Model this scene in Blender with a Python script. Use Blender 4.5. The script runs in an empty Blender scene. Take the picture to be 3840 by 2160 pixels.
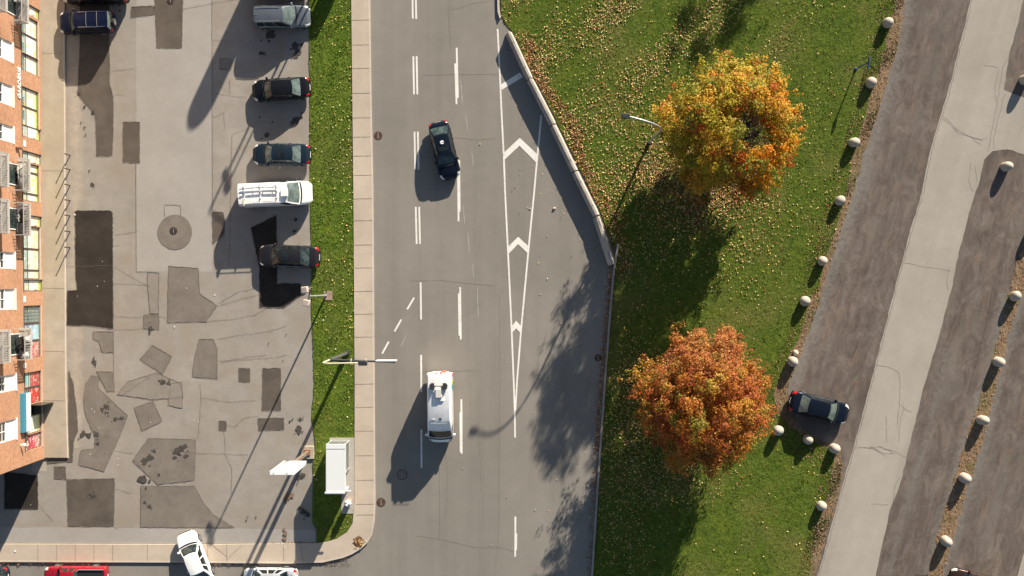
import bpy, bmesh, math, random
import numpy as np
from mathutils import Vector, Matrix
random.seed(7)
rng = np.random.default_rng(11)
SC = bpy.context.scene
COL = SC.collection
# ------------------------------------------------------------------ camera, world, sun, exposure
H = 92.0                    # height of the drone above the street (m)
S = 45.0                    # ground pixels (of a 3840 wide survey grid) per metre
cam_d = bpy.data.cameras.new("camera"); cam = bpy.data.objects.new("camera", cam_d); COL.objects.link(cam)
cam.location = (0, 0, H); cam.rotation_euler = (0, 0, 0)
cam_d.sensor_width = 36.0; cam_d.lens = 36.0 * S * H / 3840.0
cam_d.clip_start = 0.5; cam_d.clip_end = 3000
SC.camera = cam
ELEV = math.radians(19.4); AZ = math.radians(25.3)
SUNV = Vector((math.sin(AZ) * math.cos(ELEV), math.cos(AZ) * math.cos(ELEV), math.sin(ELEV)))
world = bpy.data.worlds.new("World"); SC.world = world; world.use_nodes = True
wt = world.node_tree; wt.nodes.clear()
sky = wt.nodes.new("ShaderNodeTexSky"); sky.sky_type = 'NISHITA'; sky.sun_disc = False
sky.sun_elevation = ELEV; sky.sun_rotation = AZ
bg = wt.nodes.new("ShaderNodeBackground"); bg.inputs[1].default_value = 0.05
wo = wt.nodes.new("ShaderNodeOutputWorld")
wt.links.new(sky.outputs[0], bg.inputs[0]); wt.links.new(bg.outputs[0], wo.inputs[0])
sl = bpy.data.lights.new("sun", 'SUN'); sl.energy = 5.0; sl.angle = math.radians(0.5); sl.color = (1.0, 0.89, 0.74)
so = bpy.data.objects.new("sun", sl); COL.objects.link(so)
so.rotation_euler = (-SUNV).to_track_quat('-Z', 'Y').to_euler(); so.location = SUNV * 200
SC.view_settings.view_transform = 'Standard'; SC.view_settings.look = 'None'
SC.view_settings.exposure = 1.14; SC.view_settings.gamma = 1.0; SC.view_settings.use_curve_mapping = False
SC.cycles.max_bounces = 6

# ------------------------------------------------------------------ coordinates
def P(px, py, z=0.0):       # survey grid (ground plane) to metres
    return ((px - 1920) / S, (1080 - py) / S, z)
def PZ(px, py, z):          # a sighting of something at height z, taken from the drone, to metres
    k = 1 - z / H
    return ((px - 1920) / S * k, (1080 - py) / S * k, z)
def Q(ox, oy, sc, pts):     # enlarged-crop readings to survey grid
    return [(ox + x / sc, oy + y / sc) for x, y in pts]
Z2 = 2.0125

# ------------------------------------------------------------------ materials
MATS = {}
def mat(name, base=(.5, .5, .5), rough=.7, metal=0.0, spec=0.5, coat=0.0):
    if name in MATS: return MATS[name]
    m = bpy.data.materials.new(name); m.use_nodes = True
    b = m.node_tree.nodes["Principled BSDF"]
    b.inputs["Base Color"].default_value = (*base, 1); b.inputs["Roughness"].default_value = rough
    b.inputs["Metallic"].default_value = metal
    b.inputs["Specular IOR Level"].default_value = spec
    if coat: b.inputs["Coat Weight"].default_value = coat; b.inputs["Coat Roughness"].default_value = .04
    MATS[name] = m
    return m
class NT:
    def __init__(s, m): s.t = m.node_tree; s.n = s.t.nodes; s.l = s.t.links; s.b = s.n["Principled BSDF"]
    def new(s, k, **kw):
        n = s.n.new(k)
        for a, v in kw.items(): setattr(n, a, v)
        return n
    def coords(s, scale=(1, 1, 1), rot=0.0):
        tc = s.new("ShaderNodeTexCoord"); mp = s.new("ShaderNodeMapping")
        mp.inputs["Scale"].default_value = scale; src = tc.outputs["Object"]
        if rot:
            mr = s.new("ShaderNodeMapping"); mr.inputs["Rotation"].default_value = (0, 0, rot); s.l.new(src, mr.inputs["Vector"]); src = mr.outputs["Vector"]
        s.l.new(src, mp.inputs["Vector"]); return mp.outputs["Vector"]
    def noise(s, vec, scale, detail=4, rough=.6, dist=0.0):
        n = s.new("ShaderNodeTexNoise"); n.inputs["Scale"].default_value = scale; n.inputs["Detail"].default_value = detail
        n.inputs["Roughness"].default_value = rough; n.inputs["Distortion"].default_value = dist
        s.l.new(vec, n.inputs["Vector"]); return n.outputs["Fac"]
    def ramp(s, fac, stops):
        r = s.new("ShaderNodeValToRGB"); e = r.color_ramp.elements
        while len(e) > 1: e.remove(e[-1])
        e[0].position = stops[0][0]; e[0].color = (*stops[0][1], 1)
        for p, c in stops[1:]:
            k = e.new(p); k.color = (*c, 1)
        s.l.new(fac, r.inputs[0]); return r.outputs["Color"]
    def mix(s, fac, a, b, mode='MIX'):
        m = s.new("ShaderNodeMix", data_type='RGBA', blend_type=mode)
        for sock, v in ((m.inputs[0], fac), (m.inputs[6], a), (m.inputs[7], b)):
            if isinstance(v, (int, float)): sock.default_value = v
            elif isinstance(v, tuple): sock.default_value = (*v, 1)
            else: s.l.new(v, sock)
        return m.outputs[2]
    def out(s, col): s.l.new(col, s.b.inputs["Base Color"])
    def bump(s, h, strength=.3, dist=.05):
        b = s.new("ShaderNodeBump"); b.inputs["Strength"].default_value = strength; b.inputs["Distance"].default_value = dist
        s.l.new(h, b.inputs["Height"]); s.l.new(b.outputs[0], s.b.inputs["Normal"])
def g(v): return (v, v, v)
def ground_mat(name, dark, light, blotch=.25, streak=None, rot=0.0, grain=.12, tint=None, rough=.9, bump=.25, bscale=.18, edge=None, tamt=1.0):
    """Paving: large cloudy wear, medium blotches, optional tyre streaks, fine aggregate grain."""
    if name in MATS: return MATS[name]
    m = mat(name, rough=rough, spec=.2); n = NT(m)
    v = n.coords(); big = n.noise(v, bscale, 5, .62)
    col = n.ramp(big, [(.3, dark), (.7, light)])
    med = n.noise(v, .9, 6, .7)
    col = n.mix(1.0, col, n.ramp(med, [(.25, g(1 - blotch)), (.55, g(1)), (.8, g(1 + blotch * .5))]), 'MULTIPLY')
    if streak:
        sv = n.coords(scale=(streak, streak * .035, 1), rot=rot); st = n.noise(sv, 1.0, 5, .6)
        col = n.mix(1.0, col, n.ramp(st, [(.3, g(.84 if streak > 1 else .885)), (.5, g(1)), (.75, g(1.3 if streak > 1 else 1.07))]), 'MULTIPLY')
    if tint:
        tn = n.noise(v, .33, 6, .72, .6); col = n.mix(n.ramp(tn, [(.45, g(0)), (.72, g(1))]), col, tint)
    if edge:          # a worn or dusty margin, carried by the mesh where the surface has one
        at = n.new("ShaderNodeAttribute"); at.attribute_name = "Edge"; en = n.noise(v, 1.6, 6, .75)
        ad = n.new("ShaderNodeMath", operation='MULTIPLY_ADD'); n.l.new(en, ad.inputs[0]); ad.inputs[1].default_value = .9; n.l.new(at.outputs["Fac"], ad.inputs[2])
        col = n.mix(n.ramp(ad.outputs[0], [(.62, g(0)), (1.15 if False else 1.0, g(1))]), col, n.mix(1.0, edge, n.ramp(med, [(.25, g(.8)), (.7, g(1.1))]), 'MULTIPLY'))
    fine = n.noise(v, 14, 3, .8)
    col = n.mix(1.0, col, n.ramp(fine, [(.2, g(1 - grain)), (.8, g(1 + grain))]), 'MULTIPLY')
    n.out(col); n.bump(fine, bump, .02)
    return m
ASPH = ground_mat("road_asphalt", (.205, .190, .168), (.25, .232, .205), .07, streak=.55, grain=.10, bscale=.1)
LOT = ground_mat("lot_asphalt", (.262, .240, .212), (.328, .302, .270), .16, grain=.13, tint=(.27, .23, .185), edge=(.385, .335, .275))
LOTL = ground_mat("pale_asphalt", (.308, .288, .262), (.356, .335, .308), .09, grain=.09)
PD = [ground_mat("patch_black", (.028, .023, .019), (.050, .041, .034), .28, grain=.25, bscale=.5),
      ground_mat("patch_dark", (.088, .074, .061), (.128, .108, .090), .22, grain=.2, bscale=.5),
      ground_mat("patch_grey", (.160, .141, .120), (.212, .188, .162), .18, grain=.17, bscale=.5),
      ground_mat("patch_faded", (.215, .192, .165), (.262, .236, .206), .14, grain=.13, bscale=.5)]
WALK = ground_mat("pavement_concrete", (.42, .355, .285), (.52, .44, .355), .1, grain=.1, rough=.85)
SHOPW = ground_mat("walkway_concrete", (.345, .30, .235), (.45, .395, .318), .18, grain=.1, tint=(.38, .315, .225), rough=.85)
KERB = ground_mat("kerb_concrete", (.48, .42, .35), (.58, .51, .43), .12, grain=.12)
CONC = ground_mat("barrier_concrete", (.36, .325, .285), (.46, .42, .37), .2, grain=.12, bscale=.6)
BOLL = ground_mat("bollard_concrete", (.42, .37, .305), (.52, .465, .385), .14, grain=.1, bscale=1.2)
def brown_mat():
    """Worn red-brown asphalt: mottled, scuffed lengthwise, greyer where the surface is intact."""
    m = mat("brown_asphalt", rough=.92, spec=.2); n = NT(m); v = n.coords(); r15 = math.radians(15)
    s1 = n.noise(n.coords((1.5, .10, 1), r15), 1.0, 6, .66, .25); s2 = n.noise(n.coords((1.1, .30, 1), r15), 1.0, 8, .74, .9); mt_ = n.noise(n.coords((1.0, .55, 1), r15), .95, 9, .76, .8); big = n.noise(v, .12, 3, .5)
    col = n.ramp(mt_, [(.32, (.080, .063, .054)), (.5, (.126, .103, .090)), (.68, (.188, .160, .140))])
    col = n.mix(1.0, col, n.ramp(s1, [(.30, g(.84)), (.5, g(1)), (.72, g(1.20))]), 'MULTIPLY')
    col = n.mix(n.ramp(s2, [(.52, g(0)), (.66, g(.75))]), col, (.190, .138, .105))
    gr = n.noise(n.coords((.5, .09, 1), r15), 1.0, 4, .6); col = n.mix(n.ramp(gr, [(.52, g(0)), (.66, g(.55))]), col, (.150, .134, .118))
    at = n.new("ShaderNodeAttribute"); at.attribute_name = "Edge"; en = n.noise(v, 2.6, 7, .8)
    ad = n.new("ShaderNodeMath", operation='MULTIPLY_ADD'); n.l.new(en, ad.inputs[0]); ad.inputs[1].default_value = 1.1; n.l.new(at.outputs["Fac"], ad.inputs[2])
    col = n.mix(n.ramp(ad.outputs[0], [(.62, g(0)), (1.25, g(1))]) if False else n.ramp(ad.outputs[0], [(.66, g(0)), (1.0, g(.9))]), col, n.ramp(en, [(.3, (.135, .124, .110)), (.7, (.215, .200, .182))]))
    col = n.mix(1.0, col, n.ramp(big, [(.35, g(.92)), (.65, g(1.08))]), 'MULTIPLY')
    f = n.noise(v, 13, 3, .8); col = n.mix(1.0, col, n.ramp(f, [(.2, g(.78)), (.8, g(1.22))]), 'MULTIPLY')
    n.out(col); n.bump(f, .4, .02); return m
BROWN = brown_mat()
PATH = ground_mat("pale_path", (.32, .292, .252), (.37, .34, .295), .08, streak=.4, rot=math.radians(15), grain=.08)
GREYE = ground_mat("edge_asphalt", (.23, .22, .205), (.30, .285, .268), .25, grain=.18, bscale=.6)
def dirt_mat():
    m = mat("leaf_litter_soil", rough=1.0, spec=.1); n = NT(m); v = n.coords()
    a = n.noise(v, 2.2, 8, .8); b = n.noise(v, .5, 4, .6)
    col = n.ramp(a, [(.32, (.10, .062, .036)), (.5, (.22, .15, .092)), (.62, (.27, .195, .13)), (.75, (.34, .27, .19))])
    col = n.mix(n.ramp(b, [(.5, g(0)), (.72, g(.7))]), col, (.09, .105, .03))
    n.out(col); n.bump(a, .7, .08); return m
DIRT = dirt_mat()
def grass_mat(name, c0, c1, c2, dry):
    m = mat(name, rough=.95, spec=.15); n = NT(m); v = n.coords()
    a = n.noise(v, 2.6, 8, .78); b = n.noise(v, .16, 5, .65); f = n.noise(v, 9, 3, .7); md = n.noise(v, .7, 6, .72, .5)
    col = n.ramp(a, [(.32, c0), (.5, c1), (.68, c2)])
    col = n.mix(1.0, col, n.ramp(md, [(.32, (.70, .82, .72)), (.5, g(1)), (.70, (1.22, 1.10, 1.05))]), 'MULTIPLY')
    col = n.mix(n.ramp(b, [(.5, g(0)), (.74, g(.75))]), col, dry)
    col = n.mix(1.0, col, n.ramp(f, [(.25, g(.65)), (.75, g(1.3))]), 'MULTIPLY')
    n.out(col); n.bump(a, .9, .12); return m
LAWN = grass_mat("lawn_grass", (.040, .070, .008), (.082, .122, .014), (.128, .170, .027), (.165, .150, .045))
VERGE = grass_mat("verge_grass", (.050, .088, .008), (.100, .154, .016), (.160, .220, .034), (.135, .135, .035))
GROUND = ground_mat("distant_ground", (.16, .155, .12), (.24, .22, .18), .2)
def paint_line_mat():
    m = mat("road_paint", rough=.7, spec=.3); n = NT(m); v = n.coords(); a = n.noise(v, 5, 6, .8); b = n.noise(v, .7, 3, .6)
    col = n.ramp(a, [(.33, (.40, .385, .35)), (.44, (.76, .74, .69)), (.7, (.82, .80, .75))])
    n.out(n.mix(1.0, col, n.ramp(b, [(.3, g(.86)), (.7, g(1))]), 'MULTIPLY')); return m
LINE = paint_line_mat()
def worn_line_mat():
    m = mat("worn_road_paint", rough=.8, spec=.3); n = NT(m); v = n.coords(); a = n.noise(v, 4, 6, .8)
    n.out(n.ramp(a, [(.35, (.30, .285, .265)), (.6, (.46, .445, .415))])); return m
WORN = worn_line_mat()
def brick_mat():
    m = mat("orange_brick", rough=.9, spec=.2); n = NT(m)
    tc = n.new("ShaderNodeTexCoord"); sx = n.new("ShaderNodeSeparateXYZ"); n.l.new(tc.outputs["Object"], sx.inputs[0])
    ad = n.new("ShaderNodeMath", operation='ADD'); n.l.new(sx.outputs[0], ad.inputs[0]); n.l.new(sx.outputs[1], ad.inputs[1])
    cx = n.new("ShaderNodeCombineXYZ"); n.l.new(ad.outputs[0], cx.inputs[0]); n.l.new(sx.outputs[2], cx.inputs[1])
    bt = n.new("ShaderNodeTexBrick"); bt.inputs["Scale"].default_value = 1.0
    bt.inputs["Brick Width"].default_value = .30; bt.inputs["Row Height"].default_value = .105; bt.inputs["Mortar Size"].default_value = .012
    bt.inputs["Color1"].default_value = (.50, .255, .145, 1); bt.inputs["Color2"].default_value = (.385, .18, .10, 1); bt.inputs["Mortar"].default_value = (.40, .29, .21, 1)
    bt.inputs["Bias"].default_value = -.15
    n.l.new(cx.outputs[0], bt.inputs["Vector"])
    a = n.noise(cx.outputs[0], 4.5, 6, .75); b = n.noise(cx.outputs[0], .5, 4)
    col = n.mix(1.0, bt.outputs["Color"], n.ramp(a, [(.3, g(.72)), (.5, g(1.02)), (.7, g(1.28))]), 'MULTIPLY')
    col = n.mix(1.0, col, n.ramp(b, [(.3, g(.88)), (.7, g(1.1))]), 'MULTIPLY'); n.out(col)
    n.bump(bt.outputs["Fac"], -.3, .01); return m
BRICK = brick_mat()
def paint(name, c, metal=.25, rough=.32):
    if name in MATS: return MATS[name]
    dk = max(c) < .07; m = mat(name, c, rough, metal, .2 if dk else .35, coat=.18 if dk else .5); n = NT(m); v = n.coords(); a = n.noise(v, 1.3, 4, .6); f = n.noise(v, 40, 2)
    n.out(n.mix(1.0, n.mix(1.0, c, n.ramp(a, [(.3, g(.88)), (.7, g(1.1))]), 'MULTIPLY'), n.ramp(f, [(.3, g(.94)), (.7, g(1.06))]), 'MULTIPLY'))
    return m
def glass_mat(name="tinted_glass", c0=(.012, .02, .02), c1=(.06, .085, .08)):
    if name in MATS: return MATS[name]
    m = mat(name, rough=.06, spec=.8); n = NT(m); v = n.coords(); a = n.noise(v, 2.4, 2, .5, .8)
    n.out(n.ramp(a, [(.35, c0), (.7, c1)])); return m
GLASS = glass_mat(); GLASSP = glass_mat("pale_glass", (.07, .10, .095), (.16, .20, .185)); GLASSK = glass_mat("black_glass", (.006, .008, .009), (.02, .026, .027))
BLACK = mat("black_trim", (.018, .018, .02), .5); RUBBER = mat("tyre_rubber", (.02, .02, .02), .85)
RIM = mat("alloy_rim", (.42, .43, .45), .35, .8); CHROME = mat("chrome", (.75, .75, .76), .18, 1.0)
REDL = mat("red_lens", (.45, .012, .015), .2); WHITEL = mat("clear_lens", (.62, .62, .58), .15)
PLATE = mat("plate_white", (.75, .75, .74), .5); WHITE = mat("white_enamel", (.80, .80, .79), .4); GREYM = mat("grey_metal", (.34, .35, .36), .4, .6)
DARKM = mat("dark_metal", (.05, .052, .055), .45, .4); CREAM = mat("cream_metal", (.62, .56, .42), .45)
BARK = ground_mat("bark", (.07, .052, .04), (.13, .10, .08), .3, bscale=2.0)
CRACK = mat("crack_filler", (.135, .118, .10), .95); CRACKL = mat("joint_line", (.235, .20, .165), .95)  # CRACKL: plain dark colour of the slab joint lines
STAIN = ground_mat("oil_stain", (.050, .045, .039), (.098, .088, .077), .4, bscale=2.5)
RUST = ground_mat("rusty_iron", (.058, .036, .029), (.105, .066, .052), .3, bscale=3.0)

# ------------------------------------------------------------------ object helpers
def tag(o, label=None, cat=None, group=None, kind=None):
    if label: o["label"] = label
    if cat: o["category"] = cat
    if group: o["group"] = group
    if kind: o["kind"] = kind
    return o
def empty(name, loc, rz=0.0):
    o = bpy.data.objects.new(name, None); COL.objects.link(o); o.location = loc; o.rotation_euler = (0, 0, rz); o.empty_display_size = .3
    return o
class MB:
    def __init__(s): s.v = []; s.f = []; s.m = []
    def add(s, vs, fs, mi=0):
        k = len(s.v); s.v += [tuple(map(float, p)) for p in vs]; s.f += [tuple(i + k for i in f) for f in fs]; s.m += [mi] * len(fs); return s
    def box(s, x0, x1, y0, y1, z0, z1, mi=0):
        return s.add([(x0, y0, z0), (x1, y0, z0), (x1, y1, z0), (x0, y1, z0), (x0, y0, z1), (x1, y0, z1), (x1, y1, z1), (x0, y1, z1)],
                     [(3, 2, 1, 0), (4, 5, 6, 7), (0, 1, 5, 4), (1, 2, 6, 5), (2, 3, 7, 6), (3, 0, 4, 7)], mi)
    def bevbox(s, x0, x1, y0, y1, z0, z1, b=.04, mi=0):   # box with chamfered top and vertical edges
        r0 = [(x0 + b, y0), (x1 - b, y0), (x1, y0 + b), (x1, y1 - b), (x1 - b, y1), (x0 + b, y1), (x0, y1 - b), (x0, y0 + b)]
        cx, cy = (x0 + x1) / 2, (y0 + y1) / 2
        kx, ky = 1 - 2 * b / (x1 - x0), 1 - 2 * b / (y1 - y0)
        r1 = [(cx + (x - cx) * kx, cy + (y - cy) * ky) for x, y in r0]
        vs = [(x, y, z0) for x, y in r0] + [(x, y, z1 - b) for x, y in r0] + [(x, y, z1) for x, y in r1]
        fs = [tuple(range(7, -1, -1)), tuple(range(16, 24))]
        for k in (0, 8):
            for i in range(8): j = (i + 1) % 8; fs.append((k + i, k + j, k + 8 + j, k + 8 + i))
        return s.add(vs, fs, mi)
    def prism(s, pts, z0, z1, mi=0):
        n = len(pts)
        a = sum(pts[i][0] * pts[(i + 1) % n][1] - pts[(i + 1) % n][0] * pts[i][1] for i in range(n))
        if a < 0: pts = pts[::-1]
        vs = [(p[0], p[1], z0) for p in pts] + [(p[0], p[1], z1) for p in pts]
        return s.add(vs, [tuple(range(n, 2 * n))] + [(i, (i + 1) % n, n + (i + 1) % n, n + i) for i in range(n)], mi)
    def sheet(s, pts, z, mi=0):
        n = len(pts); a = sum(pts[i][0] * pts[(i + 1) % n][1] - pts[(i + 1) % n][0] * pts[i][1] for i in range(n))
        if a < 0: pts = pts[::-1]
        return s.add([(p[0], p[1], z) for p in pts], [tuple(range(n))], mi)
    def tube(s, pts, rad, n=8, mi=0, cap=True):
        pts = [Vector(p) for p in pts]
        if not isinstance(rad, (list, tuple)): rad = [rad] * len(pts)
        vs = []; fs = []
        for i, p in enumerate(pts):
            t = (pts[min(i + 1, len(pts) - 1)] - pts[max(i - 1, 0)])
            t = t.normalized() if t.length > 1e-9 else Vector((0, 0, 1))
            a = t.cross(Vector((0, 0, 1)) if abs(t.z) < .9 else Vector((0, 1, 0))).normalized(); b = t.cross(a)
            for k in range(n):
                w = 2 * math.pi * k / n; vs.append(p + (a * math.cos(w) + b * math.sin(w)) * rad[i])
        for i in range(len(pts) - 1):
            for k in range(n):
                j = (k + 1) % n; fs.append((i * n + k, (i + 1) * n + k, (i + 1) * n + j, i * n + j))
        if cap: fs += [tuple(range(n)), tuple(range((len(pts) - 1) * n + n - 1, (len(pts) - 1) * n - 1, -1))]
        return s.add(vs, fs, mi)
    def lathe(s, prof, cx=0, cy=0, n=24, mi=0):           # prof: (r, z) from bottom to top
        vs = []; fs = []
        for r, z in prof:
            for k in range(n):
                w = 2 * math.pi * k / n; vs.append((cx + r * math.cos(w), cy + r * math.sin(w), z))
        for i in range(len(prof) - 1):
            for k in range(n):
                j = (k + 1) % n; fs.append((i * n + k, i * n + j, (i + 1) * n + j, (i + 1) * n + k))
        fs.append(tuple(range((len(prof) - 1) * n, len(prof) * n)))
        return s.add(vs, fs, mi)
    def grid(s, f, nu, nv, mi=0):
        vs = [f(i / nu, j / nv) for i in range(nu + 1) for j in range(nv + 1)]
        return s.add(vs, [(i * (nv + 1) + j, (i + 1) * (nv + 1) + j, (i + 1) * (nv + 1) + j + 1, i * (nv + 1) + j + 1) for i in range(nu) for j in range(nv)], mi)
    def build(s, name, mats, parent=None, smooth=False, loc=None):
        me = bpy.data.meshes.new(name); me.from_pydata(s.v, [], s.f)
        for m in (mats if isinstance(mats, (list, tuple)) else [mats]): me.materials.append(m)
        me.polygons.foreach_set("material_index", s.m)
        if smooth:
            bm = bmesh.new(); bm.from_mesh(me); bmesh.ops.recalc_face_normals(bm, faces=bm.faces); bm.to_mesh(me); bm.free()
            me.polygons.foreach_set("use_smooth", [True] * len(me.polygons))
            if isinstance(smooth, float): me.set_sharp_from_angle(angle=smooth)
        me.update()
        o = bpy.data.objects.new(name, me); COL.objects.link(o)
        if parent: o.parent = parent
        if loc: o.location = loc
        return o
SM = math.radians(38)
def structure(o): o["kind"] = "structure"; return o
def W(pts): return [P(x, y)[:2] for x, y in pts]
def rag(pts, step=14, amp=1.6):
    out = []
    for i, a in enumerate(pts):
        b = pts[(i + 1) % len(pts)]; L = math.hypot(b[0] - a[0], b[1] - a[1]); n = max(1, int(L / step))
        for k in range(n):
            t = k / n; out.append((a[0] + (b[0] - a[0]) * t + random.uniform(-amp, amp), a[1] + (b[1] - a[1]) * t + random.uniform(-amp, amp)))
    return out
def ribbon(mb, pts, w, z, jitter=0.0, mi=0, taper=False):
    """A thin strip along survey-grid points, w in grid units."""
    p = []
    for i in range(len(pts) - 1):
        a, b = pts[i], pts[i + 1]; L = math.hypot(b[0] - a[0], b[1] - a[1]); n = max(1, int(L / 9)) if jitter else 1
        for k in range(n):
            t = k / n; p.append((a[0] + (b[0] - a[0]) * t + random.uniform(-jitter, jitter), a[1] + (b[1] - a[1]) * t + random.uniform(-jitter, jitter)))
    p.append(pts[-1]); vs = []
    for i, q in enumerate(p):
        a = p[max(i - 1, 0)]; b = p[min(i + 1, len(p) - 1)]; dx, dy = b[0] - a[0], b[1] - a[1]; L = math.hypot(dx, dy) or 1
        ww = w * (random.uniform(.6, 1.3) if jitter else 1)
        if taper: ww *= .3 + .7 * math.sin(math.pi * min(1, max(0, (i + .3) / len(p))))
        nx, ny = -dy / L * ww / 2, dx / L * ww / 2
        vs += [P(q[0] + nx, q[1] + ny, z), P(q[0] - nx, q[1] - ny, z)]
    mb.add(vs, [(2 * i, 2 * i + 2, 2 * i + 3, 2 * i + 1) for i in range(len(p) - 1)], mi)
def blob(cx, cy, r, n=18, rough=.35):
    ph = [random.uniform(0, 6.28) for _ in range(4)]
    return [(cx + math.cos(t) * r * (1 + rough * (.5 * math.sin(2 * t + ph[0]) + .35 * math.sin(5 * t + ph[1]) + .4 * math.sin(3 * t + ph[2]))),
             cy + math.sin(t) * r * (1 + rough * (.5 * math.sin(3 * t + ph[3]) + .3 * math.sin(4 * t + ph[1])))) for t in [2 * math.pi * k / n for k in range(n)]]

# ------------------------------------------------------------------ ground surfaces
structure(MB().sheet([(-400, -400), (400, -400), (400, 400), (-400, 400)], -.08).build("ground", GROUND))
T, B = -900, 3000           # grid rows a good way beyond the picture
road = [(1380, T), (1388, 0), (1393, 358), (1400, 720), (1405, 1440), (1408, 1887), (1395, 2006), (1355, 2056), (1286, 2091), (1211, 2108), (1087, 2112), (640, 2108), (0, 2106), (-1200, 2102),
        (-1200, 2560), (900, 2560), (1000, B), (2190, B), (2222, 2160), (2240, 1838), (2252, 1664), (2267, 1440), (2284, 1217), (2299, 1038), (2317, 914), (2312, 980), (2250, 800), (2170, 635), (2088, 465), (1996, 290), (1912, 112), (1878, 68), (1872, 0), (1862, T)]
structure(MB().sheet(W(road), 0.0).build("road", ASPH))
lot = [(100, T), (1160, T), (1159, 0), (1164, 720), (1167, 869), (1169, 1167), (1179, 1440), (1169, 1564), (1182, 1664), (1174, 1738), (1172, 1962), (1187, 1987), (1187, 2040), (640, 2042), (0, 2040), (-1200, 2036), (-1200, 1700), (100, 1700)]
structure(MB().sheet(W(lot), 0.010).build("parking_lot", LOT))
structure(MB().sheet(W(rag([(510, T), (795, T), (797, 1018), (512, 1018)], 60, 1.2)), .014).build("pale_asphalt", LOTL))
structure(MB().sheet(W(rag([(-300, 1976), (640, 1980), (1183, 1986), (1184, 2036), (640, 2038), (-300, 2036)], 60, 1.5)), .016).build("asphalt_strip", LOTL))
# raised paving with kerb edges
walk_in = [(1312, T), (1318, 0), (1326, 720), (1331, 1440), (1330, 1887), (1323, 1962), (1301, 1996), (1261, 2021), (1226, 2031), (1187, 2036), (789, 2041), (0, 2039), (-1200, 2035)]
walk_out = [(1380, T), (1388, 0), (1393, 358), (1400, 720), (1405, 1440), (1408, 1887), (1405, 1955), (1395, 2006), (1380, 2033), (1355, 2056), (1320, 2077), (1286, 2091), (1211, 2108), (1087, 2112), (640, 2108), (0, 2106), (-1200, 2102)]
walk_mid = [(x - 7 if y < 1990 else x - 4 if y < 2060 else x, y if y < 1990 else y - 5 if y < 2060 else y - 6) for x, y in walk_out]
structure(MB().prism(W(walk_in + walk_mid[::-1]), -.05, .13).build("sidewalk", WALK))
structure(MB().prism(W(walk_mid + walk_out[::-1]), -.05, .137).build("kerb", KERB))
verge = [(1158, T), (1159, 0), (1162, 358), (1164, 720), (1167, 869), (1169, 1167), (1179, 1440), (1169, 1564), (1182, 1664), (1174, 1738), (1172, 1962), (1187, 1987), (1187, 2034), (1226, 2031), (1261, 2021), (1301, 1996), (1323, 1962), (1330, 1887), (1331, 1440), (1326, 720), (1318, 0), (1312, T)]
structure(MB().prism(W(rag(verge, 18, 1.6)), -.05, .07).build("grass_verge", VERGE))
lawn = [(1870, T), (1882, 60), (1890, 85), (1920, 118), (2000, 285), (2092, 460), (2175, 632), (2252, 795), (2300, 930), (2322, 914), (2305, 1038), (2290, 1217), (2273, 1440), (2258, 1664), (2246, 1838), (2228, 2160), (2196, B),
        (2960, B), (3035, 2160), (3055, 1987), (3094, 1887), (3119, 1788), (3129, 1718), (3118, 1690), (3030, 1640), (2960, 1600), (2915, 1540), (2900, 1480), (2930, 1400), (2965, 1316), (2995, 1276), (3045, 1107), (3070, 1093), (3090, 978), (3134, 864), (3174, 720), (3204, 556), (3239, 447), (3283, 298), (3318, 184), (3358, 0), (3500, T)]
structure(MB().sheet(W(rag(lawn, 22, 3)), .050).build("lawn", LAWN))
soil = [(3330, T + 200), (3300, 0), (3260, 184), (3160, 556), (3100, 760), (3030, 978), (2980, 1200), (2900, 1380), (2850, 1560), (2950, 1680), (3060, 1760), (3060, 1900), (2990, 2160), (2940, B),
        (2990, B), (3060, 2160), (3098, 2010), (3146, 1850), (3160, 1740), (3150, 1690), (3060, 1640), (2985, 1590), (2950, 1530), (2950, 1470), (3000, 1330), (3050, 1200), (3100, 1030), (3150, 880), (3200, 720), (3245, 556), (3290, 430), (3330, 300), (3370, 160), (3392, 0), (3560, T + 200)]
structure(MB().sheet(W(rag(soil, 16, 5)), .030).build("bare_soil", DIRT))
brown = [(2700, T), (4900, T), (4900, B), (2700, B)]
structure(MB().sheet(W(brown), .010).build("brown_asphalt", BROWN))
def soft_strip(name, mt, left, right, prof, z):
    """A strip of paving whose worn margin fades across it (prof: Edge weight from the left side to the right)."""
    n = len(prof); vs = []; wt_ = []
    yy = np.arange(min(p[1] for p in left), max(p[1] for p in left) + 1, 22.0)
    lx = np.interp(yy, [p[1] for p in left], [p[0] for p in left]); rx_ = np.interp(yy, [p[1] for p in right], [p[0] for p in right])
    for j, y in enumerate(yy):
        for i, w in enumerate(prof): vs.append(P(lx[j] + (rx_[j] - lx[j]) * i / (n - 1), y, z)); wt_.append(w)
    m_ = MB().add(vs, [(j * n + i, (j + 1) * n + i, (j + 1) * n + i + 1, j * n + i + 1) for j in range(len(yy) - 1) for i in range(n - 1)]).build(name, mt)
    at = m_.data.attributes.new("Edge", 'FLOAT', 'POINT'); at.data.foreach_set("value", wt_)
    return structure(m_)
soft_strip("brown_asphalt", BROWN, [(3380, -60), (3350, 0), (3320, 160), (3290, 300), (3250, 430), (3205, 556), (3160, 720), (3110, 880), (3060, 1030), (3010, 1200), (2960, 1330), (2930, 1440), (2950, 1500)],
           [(3500, -60), (3482, 0), (3460, 160), (3425, 320), (3385, 450), (3340, 600), (3300, 730), (3255, 880), (3205, 1010), (3160, 1150), (3110, 1300), (3050, 1440), (3000, 1500)], [.35, .50, .42, .30, .12, -.1, -.5], .014)
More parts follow.
